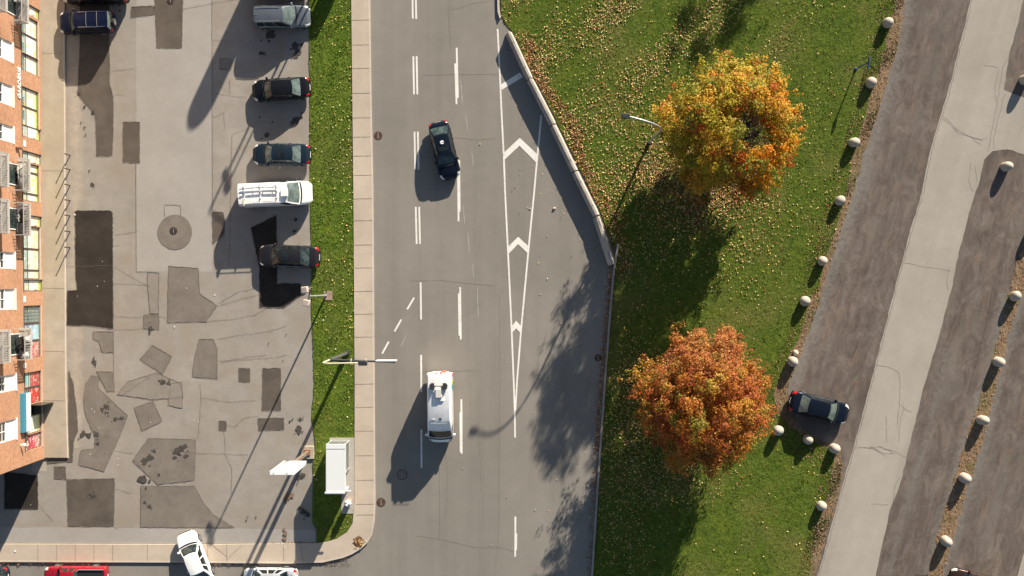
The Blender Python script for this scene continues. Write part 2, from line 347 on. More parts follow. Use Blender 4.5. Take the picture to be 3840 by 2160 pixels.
soft_strip("brown_asphalt", BROWN, [(3520, 1300), (3480, 1440), (3446, 1579), (3410, 1723), (3370, 1850), (3330, 2000), (3296, 2160)], [(3600, 1300), (3560, 1440), (3526, 1579), (3490, 1723), (3450, 1850), (3410, 2000), (3376, 2160)], [-.4, .1, .25, .1, -.4], .0142)
soft_strip("lot_dust", LOT, [(238, 250), (241, 800), (246, 1440), (252, 1700)], [(345, 250), (352, 800), (345, 1440), (330, 1700)], [.1, .35, .5, .3, 0, -.4], .0145)
pl = [(3850, T), (3639, 0), (3621, 80), (3592, 194), (3552, 358), (3517, 462), (3487, 571), (3457, 720), (3408, 884), (3368, 1033), (3318, 1227), (3264, 1436), (3234, 1554), (3194, 1698), (3149, 1852), (3100, 2036), (3065, 2160), (2860, B)]
pr = [(3080, B), (3283, 2160), (3308, 2046), (3338, 1912), (3373, 1823), (3398, 1723), (3433, 1579), (3467, 1440), (3517, 1271), (3567, 1088), (3582, 1003), (3631, 804), (3656, 720), (3676, 671), (3691, 596), (3721, 566), (3775, 559), (3840, 579), (4900, 800), (4900, 640), (3840, 368), (3802, 352), (3765, 338), (3785, 199), (3815, 99), (3835, 0), (4060, T)]
structure(MB().sheet(W(rag(pl + pr, 20, 2.0)), .022).build("path", PATH))
structure(MB().sheet(W([(3835, 2086), (3815, 2160), (3600, B), (3950, B), (4080, 2160), (4110, 2086), (4340, 1300), (4530, 700), (4285, 700), (4090, 1300)]), .0225).build("path", PATH))
strip = [(3862, 830), (3820, 968), (3790, 1068), (3755, 1217), (3690, 1440), (3621, 1649), (3572, 1813), (3522, 1987), (3477, 2160), (3300, B),
         (3360, B), (3537, 2160), (3567, 2036), (3611, 1887), (3681, 1678), (3738, 1440), (3785, 1247), (3840, 1080), (3905, 860)]
structure(MB().sheet(W(rag(strip, 14, 6)), .034).build("dirt_strip", DIRT))
soft_strip("brown_asphalt", BROWN, [(3860, 900), (3800, 1080), (3745, 1247), (3698, 1440), (3641, 1678), (3571, 1887), (3527, 2036), (3480, 2200)], [(3960, 900), (3900, 1080), (3845, 1247), (3798, 1440), (3741, 1678), (3671, 1887), (3627, 2036), (3580, 2200)], [.4, .5, .42, .25, 0, -.5], .026)
soft_strip("brown_asphalt", BROWN, [(3720, 1100), (3690, 1247), (3640, 1440), (3571, 1649), (3522, 1813), (3472, 1987), (3430, 2160)], [(3800, 1100), (3770, 1247), (3720, 1440), (3651, 1649), (3602, 1813), (3552, 1987), (3510, 2160)], [-.4, .1, .3, .4, .4], .0262)
# walkway in front of the shops
shopw = [(100, T), (238, T), (241, 0), (243, 720), (246, 1440), (254, 1715), (120, 1715), (100, 1200)]
structure(MB().prism(W(shopw), -.05, .16).build("shop_walkway", SHOPW))
structure(MB().prism(W([(238, T), (242, T), (244.5, 0), (246.5, 720), (249.5, 1440), (257, 1716), (254, 1715), (246, 1440), (243, 720), (241, 0)]), -.05, .165).build("walkway_edge", KERB))
structure(MB().sheet(W([(120, 1716), (172, 1716), (174, 1768), (120, 1768)]), .020).build("concrete_apron", SHOPW))

# patches in the parking lot: (tone, outline)
PATCH = [
 (1, [(581, T), (686, T), (686, 0), (682, 181), (588, 181), (581, 0)]), (1, [(494, 25), (581, 22), (581, 55), (489, 67)]),
 (1, [(300, -300), (408, -300), (410, 159), (412, 318), (425, 363), (425, 487), (421, 586), (363, 586), (358, 432), (298, 363), (293, 323), (300, 159)]),
 (1, [(462, 457), (524, 457), (524, 611), (462, 610)]),
 (0, [(281, 795), (290, 790), (416, 790), (423, 800), (425, 1234), (333, 1222), (250, 1221), (252, 1090), (288, 1088), (283, 1018)]),
 (2, [(350, 1244), (426, 1244), (426, 1321), (383, 1321), (373, 1281), (350, 1271)]),
 (3, [(554, 1022), (596, 1022), (594, 1176), (564, 1176), (554, 1068)]), (2, [(539, 1180), (596, 1177), (596, 1237), (539, 1232)]),
 (2, [(633, 998), (744, 1006), (748, 1100), (814, 1147), (772, 1207), (628, 1209)]), (2, [(571, 1294), (645, 1337), (611, 1401), (525, 1349)]),
 (2, [(747, 1272), (800, 1271), (814, 1306), (815, 1421), (720, 1413), (729, 1341)]), (1, [(896, 1381), (937, 1381), (937, 1433), (896, 1431)]),
 (1, [(985, 1381), (1053, 1381), (1053, 1539), (983, 1539)]), (1, [(968, 1569), (1065, 1567), (1065, 1611), (970, 1614)]), (1, [(821, 1579), (849, 1579), (849, 1614), (821, 1614)]),
 (1, [(797, 795), (836, 795), (844, 829), (841, 879), (797, 916)]), (3, [(440, 1480), (477, 1431), (589, 1398), (678, 1439), (686, 1490), (574, 1498)]),
 (2, [(362, 1394), (425, 1394), (429, 1468), (402, 1468)]), (2, [(504, 1529), (574, 1505), (609, 1579), (532, 1616)]),
 (2, [(343, 1409), (372, 1412), (368, 1455), (480, 1559), (447, 1639), (390, 1768), (296, 1743), (303, 1688), (353, 1683), (358, 1639), (323, 1564), (313, 1505), (322, 1440)]),
 (1, [(258, 1391), (276, 1440), (288, 1539), (293, 1614), (276, 1659), (273, 1731), (178, 1738), (178, 1720), (262, 1719), (258, 1589)]),
 (1, [(204, 1750), (247, 1750), (247, 1798), (204, 1795)]), (1, [(251, 1798), (430, 1794), (427, 1973), (256, 1973)]),
 (2, [(497, 1728), (556, 1644), (735, 1648), (729, 1800), (692, 1806), (591, 1816)]),
 (2, [(529, 1823), (729, 1822), (764, 1887), (804, 1932), (878, 1979), (527, 1977)]), (0, [(17, 1768), (142, 1783), (144, 1909), (17, 1909)]),
 (0, [(941, 854), (1037, 806), (1040, 1063), (1127, 1063), (1127, 1110), (1065, 1155), (973, 1153), (973, 1003)]),
 (3, [(640, 1440), (684, 1430), (684, 1530), (630, 1520)]), (3, [(825, 218), (868, 222), (866, 262), (824, 258)])]
crk = MB(); cl = MB()
for i, (t, pts) in enumerate(PATCH):
    structure(MB().sheet(W(rag(pts, 9, 2.0)), .020 + .0005 * i).build("asphalt_patch", PD[t]))
    ribbon(crk, pts + [pts[0]], 1.9, .0385, 1.5)
circ = [(656 + 65 * math.cos(k * math.pi / 18), 871 + 65 * math.sin(k * math.pi / 18)) for k in range(36)]
structure(MB().sheet(W(rag(circ, 14, 1.2)), .0365).build("asphalt_patch", PD[2]))
ribbon(crk, [(618, 812), (616, 768), (678, 770), (678, 812)], 1.5, .0385, .7)
# cracks
CR = [[(248, 1000), (420, 996), (560, 1075)], [(426, 1184), (500, 1190), (590, 1186), (640, 1192)], [(426, 1063), (520, 1066), (556, 1070)], [(426, 1236), (520, 1234), (540, 1232)],
      [(814, 1142), (890, 1096), (975, 1078)], [(818, 1148), (900, 1122), (972, 1104)], [(772, 1205), (850, 1200), (960, 1180), (1000, 1156)], [(815, 1272), (900, 1256), (1010, 1243), (1075, 1222)],
      [(820, 1354), (930, 1348), (1030, 1342), (1075, 1330)], [(830, 1360), (880, 1345), (1000, 1330)], [(750, 1490), (860, 1507), (960, 1500)], [(750, 1440), (754, 1488), (750, 1570), (742, 1645)], [(850, 1594), (880, 1600), (920, 1565), (970, 1560)],
      [(640, 1690), (760, 1700), (930, 1704)], [(840, 1600), (845, 1700), (870, 1760), (868, 1850)], [(930, 480), (870, 505), (860, 1000)], [(795, 350), (840, 355), (925, 365)], [(860, 300), (862, 350)], [(800, 440), (840, 420), (842, 480)],
      [(687, 35), (760, 20), (820, 8), (900, -5)], [(795, 150), (850, 155)], [(420, 266), (500, 258)], [(430, 355), (465, 356)], [(430, 880), (480, 875), (520, 866)], [(428, 920), (450, 919)], [(460, 1480), (520, 1440), (560, 1415)], [(500, 1700), (440, 1690), (430, 1690)],
      [(144, 1890), (200, 1955)], [(640, 760), (636, 760)], [(900, 890), (820, 905), (841, 880)], [(430, 1975), (440, 1985)], [(430, 1830), (490, 1850)]]
for c in CR: ribbon(crk, c, 1.0, .039, 1.8)
for x0, y0, x1, y1 in ((510, 600, 512, 1018), (795, 0, 797, 790), (426, 1240, 426, 1440), (512, 1018, 560, 1020)): ribbon(crk, [(x0, y0), (x1, y1)], 1.3, .0395, .5)
# road cracks
for c in ([(1680, 38), (1730, 30), (1760, 15), (1830, 6)], [(1680, 40), (1686, 110), (1690, 190)], [(1590, 282), (1720, 280), (1870, 279)], [(1700, 515), (1780, 525), (1860, 520)], [(1535, 1054), (1660, 1052), (1740, 1062), (1860, 1072)],
          [(1580, 1396), (1700, 1392), (1800, 1390)], [(1560, 2010), (1640, 2020), (1780, 2054), (1880, 2054), (1940, 2072)], [(1800, 1640), (1800, 1710), (1804, 1850)], [(1670, 1700), (1678, 1780), (1672, 1940)], [(1872, 1100), (1874, 1400), (1872, 1900), (1866, 2100)], [(1647, 1750), (1648, 2020)]):
    ribbon(crk, c, 1.2, .004, 1.2)
structure(crk.build("pavement_crack", CRACK))
# path cracks
pc = MB()
for c in ([(3530, 437), (3550, 445), (3590, 490), (3640, 515), (3685, 530)], [(3530, 447), (3560, 462), (3590, 500), (3630, 510), (3680, 545)], [(3640, 512), (3680, 525), (3700, 515)], [(3830, 40), (3800, 190), (3760, 250), (3745, 350), (3720, 480), (3705, 570)], [(3745, 260), (3730, 330), (3735, 380)], [(3765, 355), (3745, 440), (3725, 520), (3728, 560)], [(3740, 255), (3690, 245)],
          [(3392, 986), (3440, 996), (3520, 1008), (3565, 1018)], [(3560, 1000), (3550, 1060), (3556, 1090)], [(3285, 1366), (3340, 1380), (3372, 1400), (3375, 1440)], [(3202, 1680), (3250, 1680), (3300, 1678), (3350, 1692), (3400, 1716)], [(3240, 1676), (3290, 1690), (3320, 1712)], [(3262, 1674), (3310, 1700), (3355, 1700)], [(3290, 1670), (3330, 1686), (3345, 1700)],
          [(3376, 1440), (3372, 1520), (3362, 1600)], [(3380, 1520), (3400, 1540), (3420, 1546)], [(3390, 1530), (3375, 1580), (3370, 1660)], [(3322, 1560), (3325, 1660)], [(3640, 610), (3632, 680), (3650, 720)], [(3655, 620), (3662, 680)], [(3268, 1890), (3330, 1894)], [(3300, 2100), (3330, 2010)], [(3346, 1900), (3356, 1820), (3376, 1790)]):
    ribbon(pc, c, 1.7, .0262, 2.2)
ribbon(pc, [(x + 6, y) for x, y in pl[1:-1]], 2.2, .0264, 2.0)
structure(pc.build("path_crack", mat("path_crack", (.17, .155, .14), .95)))
# slab joints of the pavements
for y in (-60, 77, 170, 258, 351, 443, 515, 586, 658, 746, 828, 919, 1005, 1093, 1178, 1264, 1352, 1440, 1527, 1616, 1708, 1800, 1890, 1930):
    xl = 1318 + 13 * y / 1440; xr = 1386 + 20 * y / 1440; ribbon(cl, [(xl + 2, y), (min(xr, 1404), y - 1)], 1.6, .1405, .4)
for x, d in ((145, 0), (215, 0), (285, 0), (355, 0), (425, 0), (555, 0), (780, 0), (852, 0), (1065, 0), (1128, 8)): ribbon(cl, [(x, 2041), (x + d, 2104)], 1.6, .1405, .4)
for c in ([(640 + 320 / Z2, 1440 + 1215 / Z2), (640 + 425 / Z2, 1440 + 1300 / Z2)], [(640 + 545 / Z2, 1440 + 1210 / Z2), (640 + 430 / Z2, 1440 + 1320 / Z2)]): ribbon(cl, c, 1.4, .1405, .4)
ribbon(cl, [(1398, -60), (1381, 0)], 1, .1405)
for y in (200, 640, 1080, 1316, 1500): ribbon(cl, [(160, y), (244, y + 2)], 1.3, .1685, .5)
structure(cl.build("slab_joint", CRACKL))
# stains
st = MB(); sv = [(1110, 170, 16), (1118, 196, 18), (1100, 180, 8), (1108, 214, 10), (1130, 168, 7), (1010, 132, 18), (1024, 136, 12), (978, 200, 9), (990, 202, 6), (1112, 450, 17), (1098, 460, 10), (1130, 440, 7), (1000, 508, 13), (974, 440, 5), (1022, 458, 4), (1108, 824, 9), (1105, 866, 8),
     (565, 1229, 9), (562, 1250, 5), (562, 1240, 6), (355, 1358, 12), (352, 1345, 5), (358, 1372, 4), (612, 1432, 13), (632, 1436, 9), (598, 1428, 5), (398, 1524, 12), (385, 1534, 9), (400, 1549, 9), (432, 1572, 10), (458, 1568, 8), (312, 1626, 14), (335, 1632, 13), (360, 1628, 11), (368, 1662, 8), (348, 1854, 11), (340, 1852, 7), (543, 1730, 16), (560, 1716, 14), (580, 1690, 9), (572, 1715, 9), (680, 1682, 15), (695, 1672, 11), (660, 1690, 13), (672, 1700, 9), (696, 1710, 10), (655, 1715, 9), (545, 1882, 6), (562, 1898, 9), (598, 1780, 6),
     (1120, 1605, 15), (1124, 1616, 10), (1088, 1579, 5), (1098, 1572, 4), (1126, 1572, 7), (1135, 1570, 4), (1132, 1784, 14), (1120, 1790, 10), (1140, 1918, 15), (1155, 1930, 13), (1125, 1906, 8), (925, 1950, 4), (930, 1936, 3), (960, 1938, 4), (1062, 1352, 3), (1074, 1255, 3), (535, 1795, 20), (305, 460, 4), (318, 478, 4), (322, 505, 4), (336, 640, 4), (345, 690, 6), (352, 695, 5), (296, 350, 8), (318, 400, 6), (350, 420, 9), (1000, 1345, 2), (1008, 1288, 3), (450, 40, 5)]
for i, (x, y, r) in enumerate(sv): [st.sheet(W(blob(x + random.uniform(-.7, .7) * r * k, y + random.uniform(-.7, .7) * r * k, r * q, 26, .42)), .041 + .0004 * i + .0001 * k) for k, q in ((0, .72), (1, .42), (2, .28), (3, .2))]
structure(st.build("oil_stain", STAIN))
# rust and leaf-litter stains near the bottom of the lot
rs = MB()
for x, y, r in ((1070, 2000, 9), (1068, 2020, 8), (1066, 1985, 5), (1072, 1874, 10), (1080, 1862, 12), (1095, 1858, 9)): rs.sheet(W(blob(x, y, r)), .075 + .0004 * r)
structure(rs.build("rust_stain", ground_mat("rust_stain", (.16, .10, .065), (.24, .17, .12), .3, bscale=2.0)))

# road markings
mk = MB(); ZL = .006
def dash(x0, y0, x1, y1, w=6.6): ribbon(mk, [(x0, y0), (x1, y1)], w, ZL)
for d in ((1546, -70, 1548, 70), (1558, -70, 1561, 71), (1550, 211, 1552.5, 354), (1562.5, 211, 1565, 354), (1554.5, 494, 1557, 635), (1567, 494, 1569.5, 636), (1559, 776, 1562.5, 915), (1572, 775, 1575, 915),
          (1577.4, 1059, 1579, 1198), (1579.4, 1331, 1579.8, 1470), (1580, 1611, 1580.8, 1754), (1553, 1116, 1527, 1160), (1505, 1198, 1479.5, 1243), (1458, 1281, 1433, 1326),
          (1712.5, 179, 1717, 368), (1707, 238, 1712, 391), (1717, 603, 1719.5, 830), (1722, 600, 1723.5, 795), (1725.5, 1077, 1728, 1273), (1720.5, 1100, 1723, 1259), (1730, 1497, 1731.5, 1701), (1726.5, 1547, 1727.5, 1696), (1932.7, 1937, 1932, 2088), (1936.5, 2000, 1935, 2062)):
    dash(*d)
    ZL += .00025
def line(pts, w=6.4): ribbon(mk, pts, w, .0135)
line([(1866, 109), (1874.5, 278), (1879.5, 397), (1889.4, 591), (1894, 720), (1902, 884), (1912, 1093), (1919, 1247), (1926.5, 1436), (1930.5, 1556), (1931.7, 1641)])
ribbon(mk, [(2030, 432), (2013.6, 601), (2003.2, 720), (1983.8, 914), (1971.4, 1048), (1954, 1237), (1939, 1426), (1932.5, 1540)], 6.4, .0138)
mk.sheet(W(Q(1400, 0, Z2, [(960, 640), (1105, 548), (1130, 580), (968, 680)])), .0142)
for k, c in enumerate((Q(1400, 0, Z2, [(983, 1155), (1105, 1040), (1243, 1170), (1237, 1235), (1103, 1100), (990, 1205)]), Q(1400, 720, Z2, [(1015, 415), (1093, 338), (1172, 410), (1168, 465), (1092, 393), (1020, 467)]), Q(1400, 720, Z2, [(1040, 1020), (1078, 972), (1118, 1015), (1112, 1065), (1077, 1030), (1047, 1062)]))):
    mk.sheet(W(c), .0146)
structure(mk.build("road_marking", LINE))
wm = MB()
for c in ([(1727, 300), (1735, 390)], [(1745, 420), (1754, 490)], [(1768, 560), (1775, 620)], [(1737, 770), (1743, 840)], [(1755, 870), (1760, 950)], [(1772, 985), (1776, 1040)], [(1790, 1075), (1793, 1200)], [(1524, 1256), (1503, 1300)]): ribbon(wm, c, 2.4, .0055, .8, taper=True)
structure(wm.build("worn_marking", WORN))

# kerbs on the park side
kb = MB(); kp = [(2317, 914), (2299, 1038), (2284, 1217), (2267, 1440), (2252, 1664), (2240, 1838), (2227, 2036), (2220, 2160), (2188, B)]
kb.prism(W([(x - 3.5, y) for x, y in kp] + [(x + 4, y) for x, y in kp[::-1]]), -.05, .15)
structure(kb.build("kerb", ground_mat("weathered_kerb", (.30, .262, .225), (.38, .34, .295), .25, grain=.14, bscale=.8)))
structure(MB().prism(W([(1862, T), (1865, 0), (1866, 45), (1874, 72), (1879, 66), (1873, 40), (1872, 0), (1869, T)]), -.05, .2).build("kerb", KERB))

# ------------------------------------------------------------------ brick building with shops
A0 = Vector(P(153, 0)[:2]); A1 = Vector(P(169.5, 1718)[:2])
AD = (A1 - A0).normalized(); AL = (A1 - A0).length        # along the front, from the top of the view to the corner
AN = Vector((-AD.y, AD.x));                               # outward (towards the lot)
if AN.x < 0: AN = -AN
BROT = math.atan2(AD.y, AD.x)
bld = tag(empty("brick_building", (A0.x, A0.y, 0), BROT), "long orange brick building with shop windows, white upper windows and railed balconies along the lot", "building")
# local frame: +x along the front (downwards in the view), outward is local +y
def wl(px, py, off=0.0):
    """Reading on the front wall (or a plane `off` metres in front of it) -> (u along front, z up)."""
    vx, vy = (px - 1920) / S, (1080 - py) / S            # direction at unit height H
    o = A0 + AN * off
    # point = (vx, vy)*(1-z/H); (point-o).AN = 0
    k = o.dot(AN) / Vector((vx, vy)).dot(AN)
    p = Vector((vx, vy)) * k
    return (p - A0).dot(AD), H * (1 - k)
BH = 11.6; UL, UR = -20.0, AL; DEP = 13.0
class WB(MB):                                            # builder in the wall's frame
    def wbox(s, u0, u1, z0, z1, y0, y1, mi=0): return s.box(min(u0, u1), max(u0, u1), y0, y1, min(z0, z1), max(z0, z1), mi)
shops = []   # (u0, u1, z0, z1)
def rect(*pts):
    r = [wl(*p) for p in pts]; us = [a for a, b in r]; zs = [b for a, b in r]; return min(us), max(us), min(zs), max(zs)
WINS = [rect((48, 162), (47.6, 235)), rect((46.6, 324), (46.6, 400)), rect((46.6, 475), (46.6, 536)), rect((49.3, 947), (49.3, 1008)), rect((50.5, 1084), (50.5, 1160)), rect((54, 1403), (54, 1463)), rect((58.4, 1570), (58.4, 1646)), rect((48, -120), (48, -50))]
ZSH0, ZSH1 = .62, 3.75
# opening runs: list of (kind, y0, y1) read at the sill line
RUN = [[("door", 150, 39, 78), ("win", 136, 79, 147, 'day'), ("win", 136, 147, 220, 'day'), ("win", 135, 220, 283, 'day')],
       [("win", 137, 344, 414, 'green'), ("win", 137, 414, 484, 'green'), ("door", 150, 485, 530)],
       [("door", 149, 580, 620), ("win", 137, 620, 652, 'green'), ("win", 137, 652, 731, 'green'), ("win", 137, 731, 759, 'green')],
       [("door", 148, 812, 853), ("win", 140, 853, 935, 'yellow'), ("win", 139, 935, 1014, 'yellow'), ("win", 139, 1014, 1047, 'yellow'), ("door", 152, 1049, 1092)],
       [("win", 144, 1145, 1211, 'grille'), ("win", 141, 1211, 1275, 'blue'), ("win", 143, 1275, 1339, 'red')],
       [("win", 146, 1390, 1447, 'mixed'), ("win", 147, 1447, 1507, 'red2'), ("open", 158, 1507, 1552), ("win", 148, 1552, 1618, 'pale'), ("win", 150, 1618, 1676, 'red')]]
holes = []
for run in RUN:
    rr = []
    for r in run:
        k, x, y0, y1 = r[:4]; u0 = wl(x, y0)[0]; u1 = wl(x, y1)[0]
        rr.append((k, u0, u1, r[4] if len(r) > 4 else None))
    shops.append(rr)
    holes.append((rr[0][1], rr[-1][2], [(a[1], a[2], (.17 if a[0] != "win" else ZSH0)) for a in rr]))
# front wall: built from rectangular panels around the openings
wall = MB(); TH = .30
us = sorted(set([UL, UR] + [x for h in holes for x in h[:2]] + [x for w in WINS for x in w[:2]] + [x for h in holes for a in h[2] for x in a[:2]]))
ZW0, ZW1 = 5.35, 8.05
for a, b in zip(us[:-1], us[1:]):
    if b - a < .01: continue
    m = (a + b) / 2
    segs = [(-.1, BH)]
    def cut(z0, z1):
        global segs
        o = []
        for s0, s1 in segs:
            if z1 <= s0 or z0 >= s1: o.append((s0, s1)); continue
            if z0 > s0: o.append((s0, z0))
            if z1 < s1: o.append((z1, s1))
        segs = o
    for h in holes:
        for q in h[2]:
            if q[0] < m < q[1]: cut(q[2] if q[2] > .2 else -.05, ZSH1)
    for w in WINS:
        if w[0] < m < w[1]: cut(ZW0, ZW1); cut(ZW0 + 3.75, ZW1 + 3.0)
    for z0, z1 in segs: wall.box(a, b, -TH, 0, z0, z1)
wall.build("wall", BRICK, bld)
MB().box(UR - TH, UR - .001, -DEP, -TH, -.1, BH).box(UL, UR, -DEP - TH, -DEP, -.1, BH).box(UL - TH, UL, -DEP, 0, -.1, BH).build("wall", BRICK, bld)
MB().box(UL, UR - TH, -DEP, -TH, BH - .5, BH - .25).build("roof", ground_mat("roof_gravel", (.22, .21, .2), (.3, .29, .27), .2), bld)
MB().box(UL - TH - .03, UR + .03, -.33, .05, BH, BH + .09).box(UR - .33, UR + .03, -DEP - TH, -.33, BH, BH + .09).build("parapet_cap", GREYM, bld)
MB().box(UL, UR - TH, -4.0, -3.9, 0, BH - .6).build("inner_wall", mat("dim_interior", (.12, .10, .085), .9), bld)
# poster materials
def poster(name, stops, scale=1.6, base=None, spots=None, lo=.45):
    m = mat(name, rough=.35, spec=.5); n = NT(m); tc = n.new("ShaderNodeTexCoord"); sp = n.new("ShaderNodeSeparateXYZ"); n.l.new(tc.outputs["Object"], sp.inputs[0])
    mr = n.new("ShaderNodeMapRange"); mr.inputs["From Min"].default_value = .6; mr.inputs["From Max"].default_value = 3.8; n.l.new(sp.outputs[2], mr.inputs[0])
    col = n.ramp(mr.outputs[0], stops)
    if spots:
        v = n.coords(); a = n.noise(v, scale, 2, .6, 1.2)
        col = n.mix(n.ramp(a, [(lo + .14, g(0)), (lo + .17, g(1))]), col, spots[0])
        b = n.noise(n.coords((1.3, 1, 1.7), 1.0), scale * 1.2, 2, .5, .8)
        col = n.mix(n.ramp(b, [(lo + .17, g(0)), (lo + .19, g(1))]), col, spots[1])
    n.out(col); return m
PO = {'day': poster("daycare_poster", [(0, (.45, .50, .12)), (.06, (.62, .66, .40)), (.16, (.78, .78, .76)), (.62, (.80, .80, .79)), (.66, (.40, .48, .46))], 1.6, None, ((.72, .62, .30), (.70, .34, .24))),
      'green': poster("green_poster", [(0, (.22, .42, .04)), (.07, (.42, .62, .10)), (.14, (.66, .74, .42)), (.24, (.78, .80, .76)), (.58, (.78, .79, .78)), (.62, (.42, .52, .47))], 1.7, None, ((.70, .60, .20), (.66, .40, .30))),
      'yellow': poster("yellow_poster", [(0, (.50, .62, .54)), (.10, (.70, .64, .36)), (.28, (.76, .72, .54)), (.5, (.80, .78, .70)), (.64, (.34, .46, .42))], 1.9, None, ((.80, .78, .72), (.58, .26, .12))),
      'blue': poster("blue_poster", [(0, (.20, .42, .50)), (.25, (.40, .60, .68)), (.5, (.14, .40, .55)), (.75, (.30, .30, .42)), (1, (.2, .3, .36))], 1.4, None, ((.62, .66, .68), (.55, .12, .20))),
      'red': poster("red_poster", [(0, (.30, .10, .09)), (.3, (.52, .26, .22)), (.34, (.50, .05, .08)), (.75, (.42, .06, .09)), (.8, (.16, .15, .14))], 2.2, None, ((.66, .60, .54), (.70, .68, .66))),
      'red2': poster("scarlet_poster", [(0, (.40, .03, .02)), (.5, (.52, .05, .04)), (.62, (.20, .12, .11)), (.8, (.10, .10, .10))], 1.3, None, ((.60, .40, .36), (.34, .36, .36))),
      'mixed': poster("mixed_poster", [(0, (.40, .05, .04)), (.5, (.45, .06, .06)), (.56, (.16, .14, .14)), (.64, (.60, .68, .60)), (.8, (.10, .42, .45)), (1, (.12, .20, .2))], 1.6, None, ((.55, .44, .38), (.24, .36, .36))),
      'pale': poster("pale_poster", [(0, (.42, .50, .16)), (.18, (.48, .55, .22)), (.24, (.60, .66, .58)), (.7, (.66, .70, .64)), (.76, (.18, .2, .19))], 1.2, None, ((.56, .62, .40), (.70, .72, .68))),
      'grille': poster("grille_glass", [(0, (.28, .36, .33)), (.5, (.22, .29, .27)), (1, (.16, .2, .19))], 1.3, None, ((.42, .42, .28), (.10, .40, .44)))}
FRM = mat("brown_frame", (.09, .07, .055), .5)
def frame(u0, u1, z0, z1, d=.06, w=.06, y=-.16, trans=None):
    f = MB()
    for a in ((u0, u0 + w, z0, z1), (u1 - w, u1, z0, z1), (u0 + w, u1 - w, z0, z0 + w), (u0 + w, u1 - w, z1 - w, z1)): f.box(a[0], a[1], y, y + d, a[2], a[3])
    if trans: f.box(u0 + w, u1 - w, y, y + d, trans - w / 2, trans + w / 2)
    return f
for rr in shops:
    for k, u0, u1, sty in rr:
        if k == "win":
            f = frame(u0 + .01, u1 - .01, ZSH0, ZSH1, trans=2.75).build("shop_window", FRM, bld)
            MB().box(u0 + .05, u1 - .05, -.16, -.135, ZSH0 + .05, ZSH1 - .05).build("pane", PO[sty], f)
            if sty == 'grille':
                gr = MB()
                for q in range(9): gr.box(u0 + .07, u1 - .07, -.10, -.085, ZSH0 + .25 + q * .32, ZSH0 + .275 + q * .32)
                for q in range(5): uu = u0 + .2 + q * (u1 - u0 - .4) / 4; gr.box(uu, uu + .025, -.085, -.07, ZSH0 + .1, ZSH1 - .1)
                gr.build("grille", GREYM, f)
        elif k == "door":
            f = frame(u0 + .01, u1 - .01, .17, ZSH1, trans=2.55).build("door", FRM, bld)
            MB().box(u0 + .06, u1 - .06, -.16, -.135, .24, 3.68).build("pane", PO['day' if random.random() < .6 else 'yellow'], f)
            MB().box(u1 - .20, u1 - .16, -.10, -.05, 1.0, 1.5).build("handle", CHROME, f)
        else:
            f = frame(u0 + .01, u1 - .01, .17, ZSH1).build("doorway", FRM, bld)
            MB().box(u0 + .05, u1 - .05, -.9, -.85, .17, ZSH1).build("dark_lobby", mat("dark_lobby", (.02, .02, .02), .9), f)
            MB().box(u0 + .05, u0 + .10, -.10, .85, .2, 2.5).build("open_door", mat("dark_bronze", (.05, .045, .035), .4), f)
            MB().box(u0 + .101, u0 + .11, .25, .45, 1.5, 1.9).build("notice", WHITE, f)
# window sills under the shop windows
for rr in shops:
    wn = [a for a in rr if a[0] == "win"]
    MB().box(wn[0][1], wn[-1][2], -.02, .055, ZSH0 - .07, ZSH0 - .001).build("sill", KERB, bld)
    MB().box(rr[0][1] - .02, rr[-1][2] + .02, -.01, .05, ZSH1, ZSH1 + .07).build("lintel_flashing", FRM, bld)
# upper windows
VINYL = mat("white_vinyl", (.82, .82, .81), .5)
for w in WINS:
    for dz in (0, 3.75):
        u0, u1 = w[0], w[1]; z0 = ZW0 + dz; z1 = (ZW1 if dz == 0 else ZW1 + 3.0)
        f = frame(u0, u1, z0, z1, d=.10, w=.09, y=-.15, trans=z0 + 1.62)
        f.box((u0 + u1) / 2 - .03, (u0 + u1) / 2 + .03, -.13, -.07, z0 + 1.66, z1 - .09)
        f.box(u0 + .09, u1 - .09, -.13, -.08, z0 + 2.15, z0 + 2.19); f = f.build("window", VINYL, bld)
        MB().box(u0 + .08, u1 - .08, -.15, -.10, z0 + .09, z0 + 1.59).build("lower_panel", VINYL, f)
        MB().box(u0 + .08, u1 - .08, -.15, -.12, z0 + 1.6, z1 - .08).build("pane", GLASS, f)
        MB().box(u0 - .06, u1 + .06, -.03, .09, z0 - .09, z0 - .001).build("sill", VINYL, f)
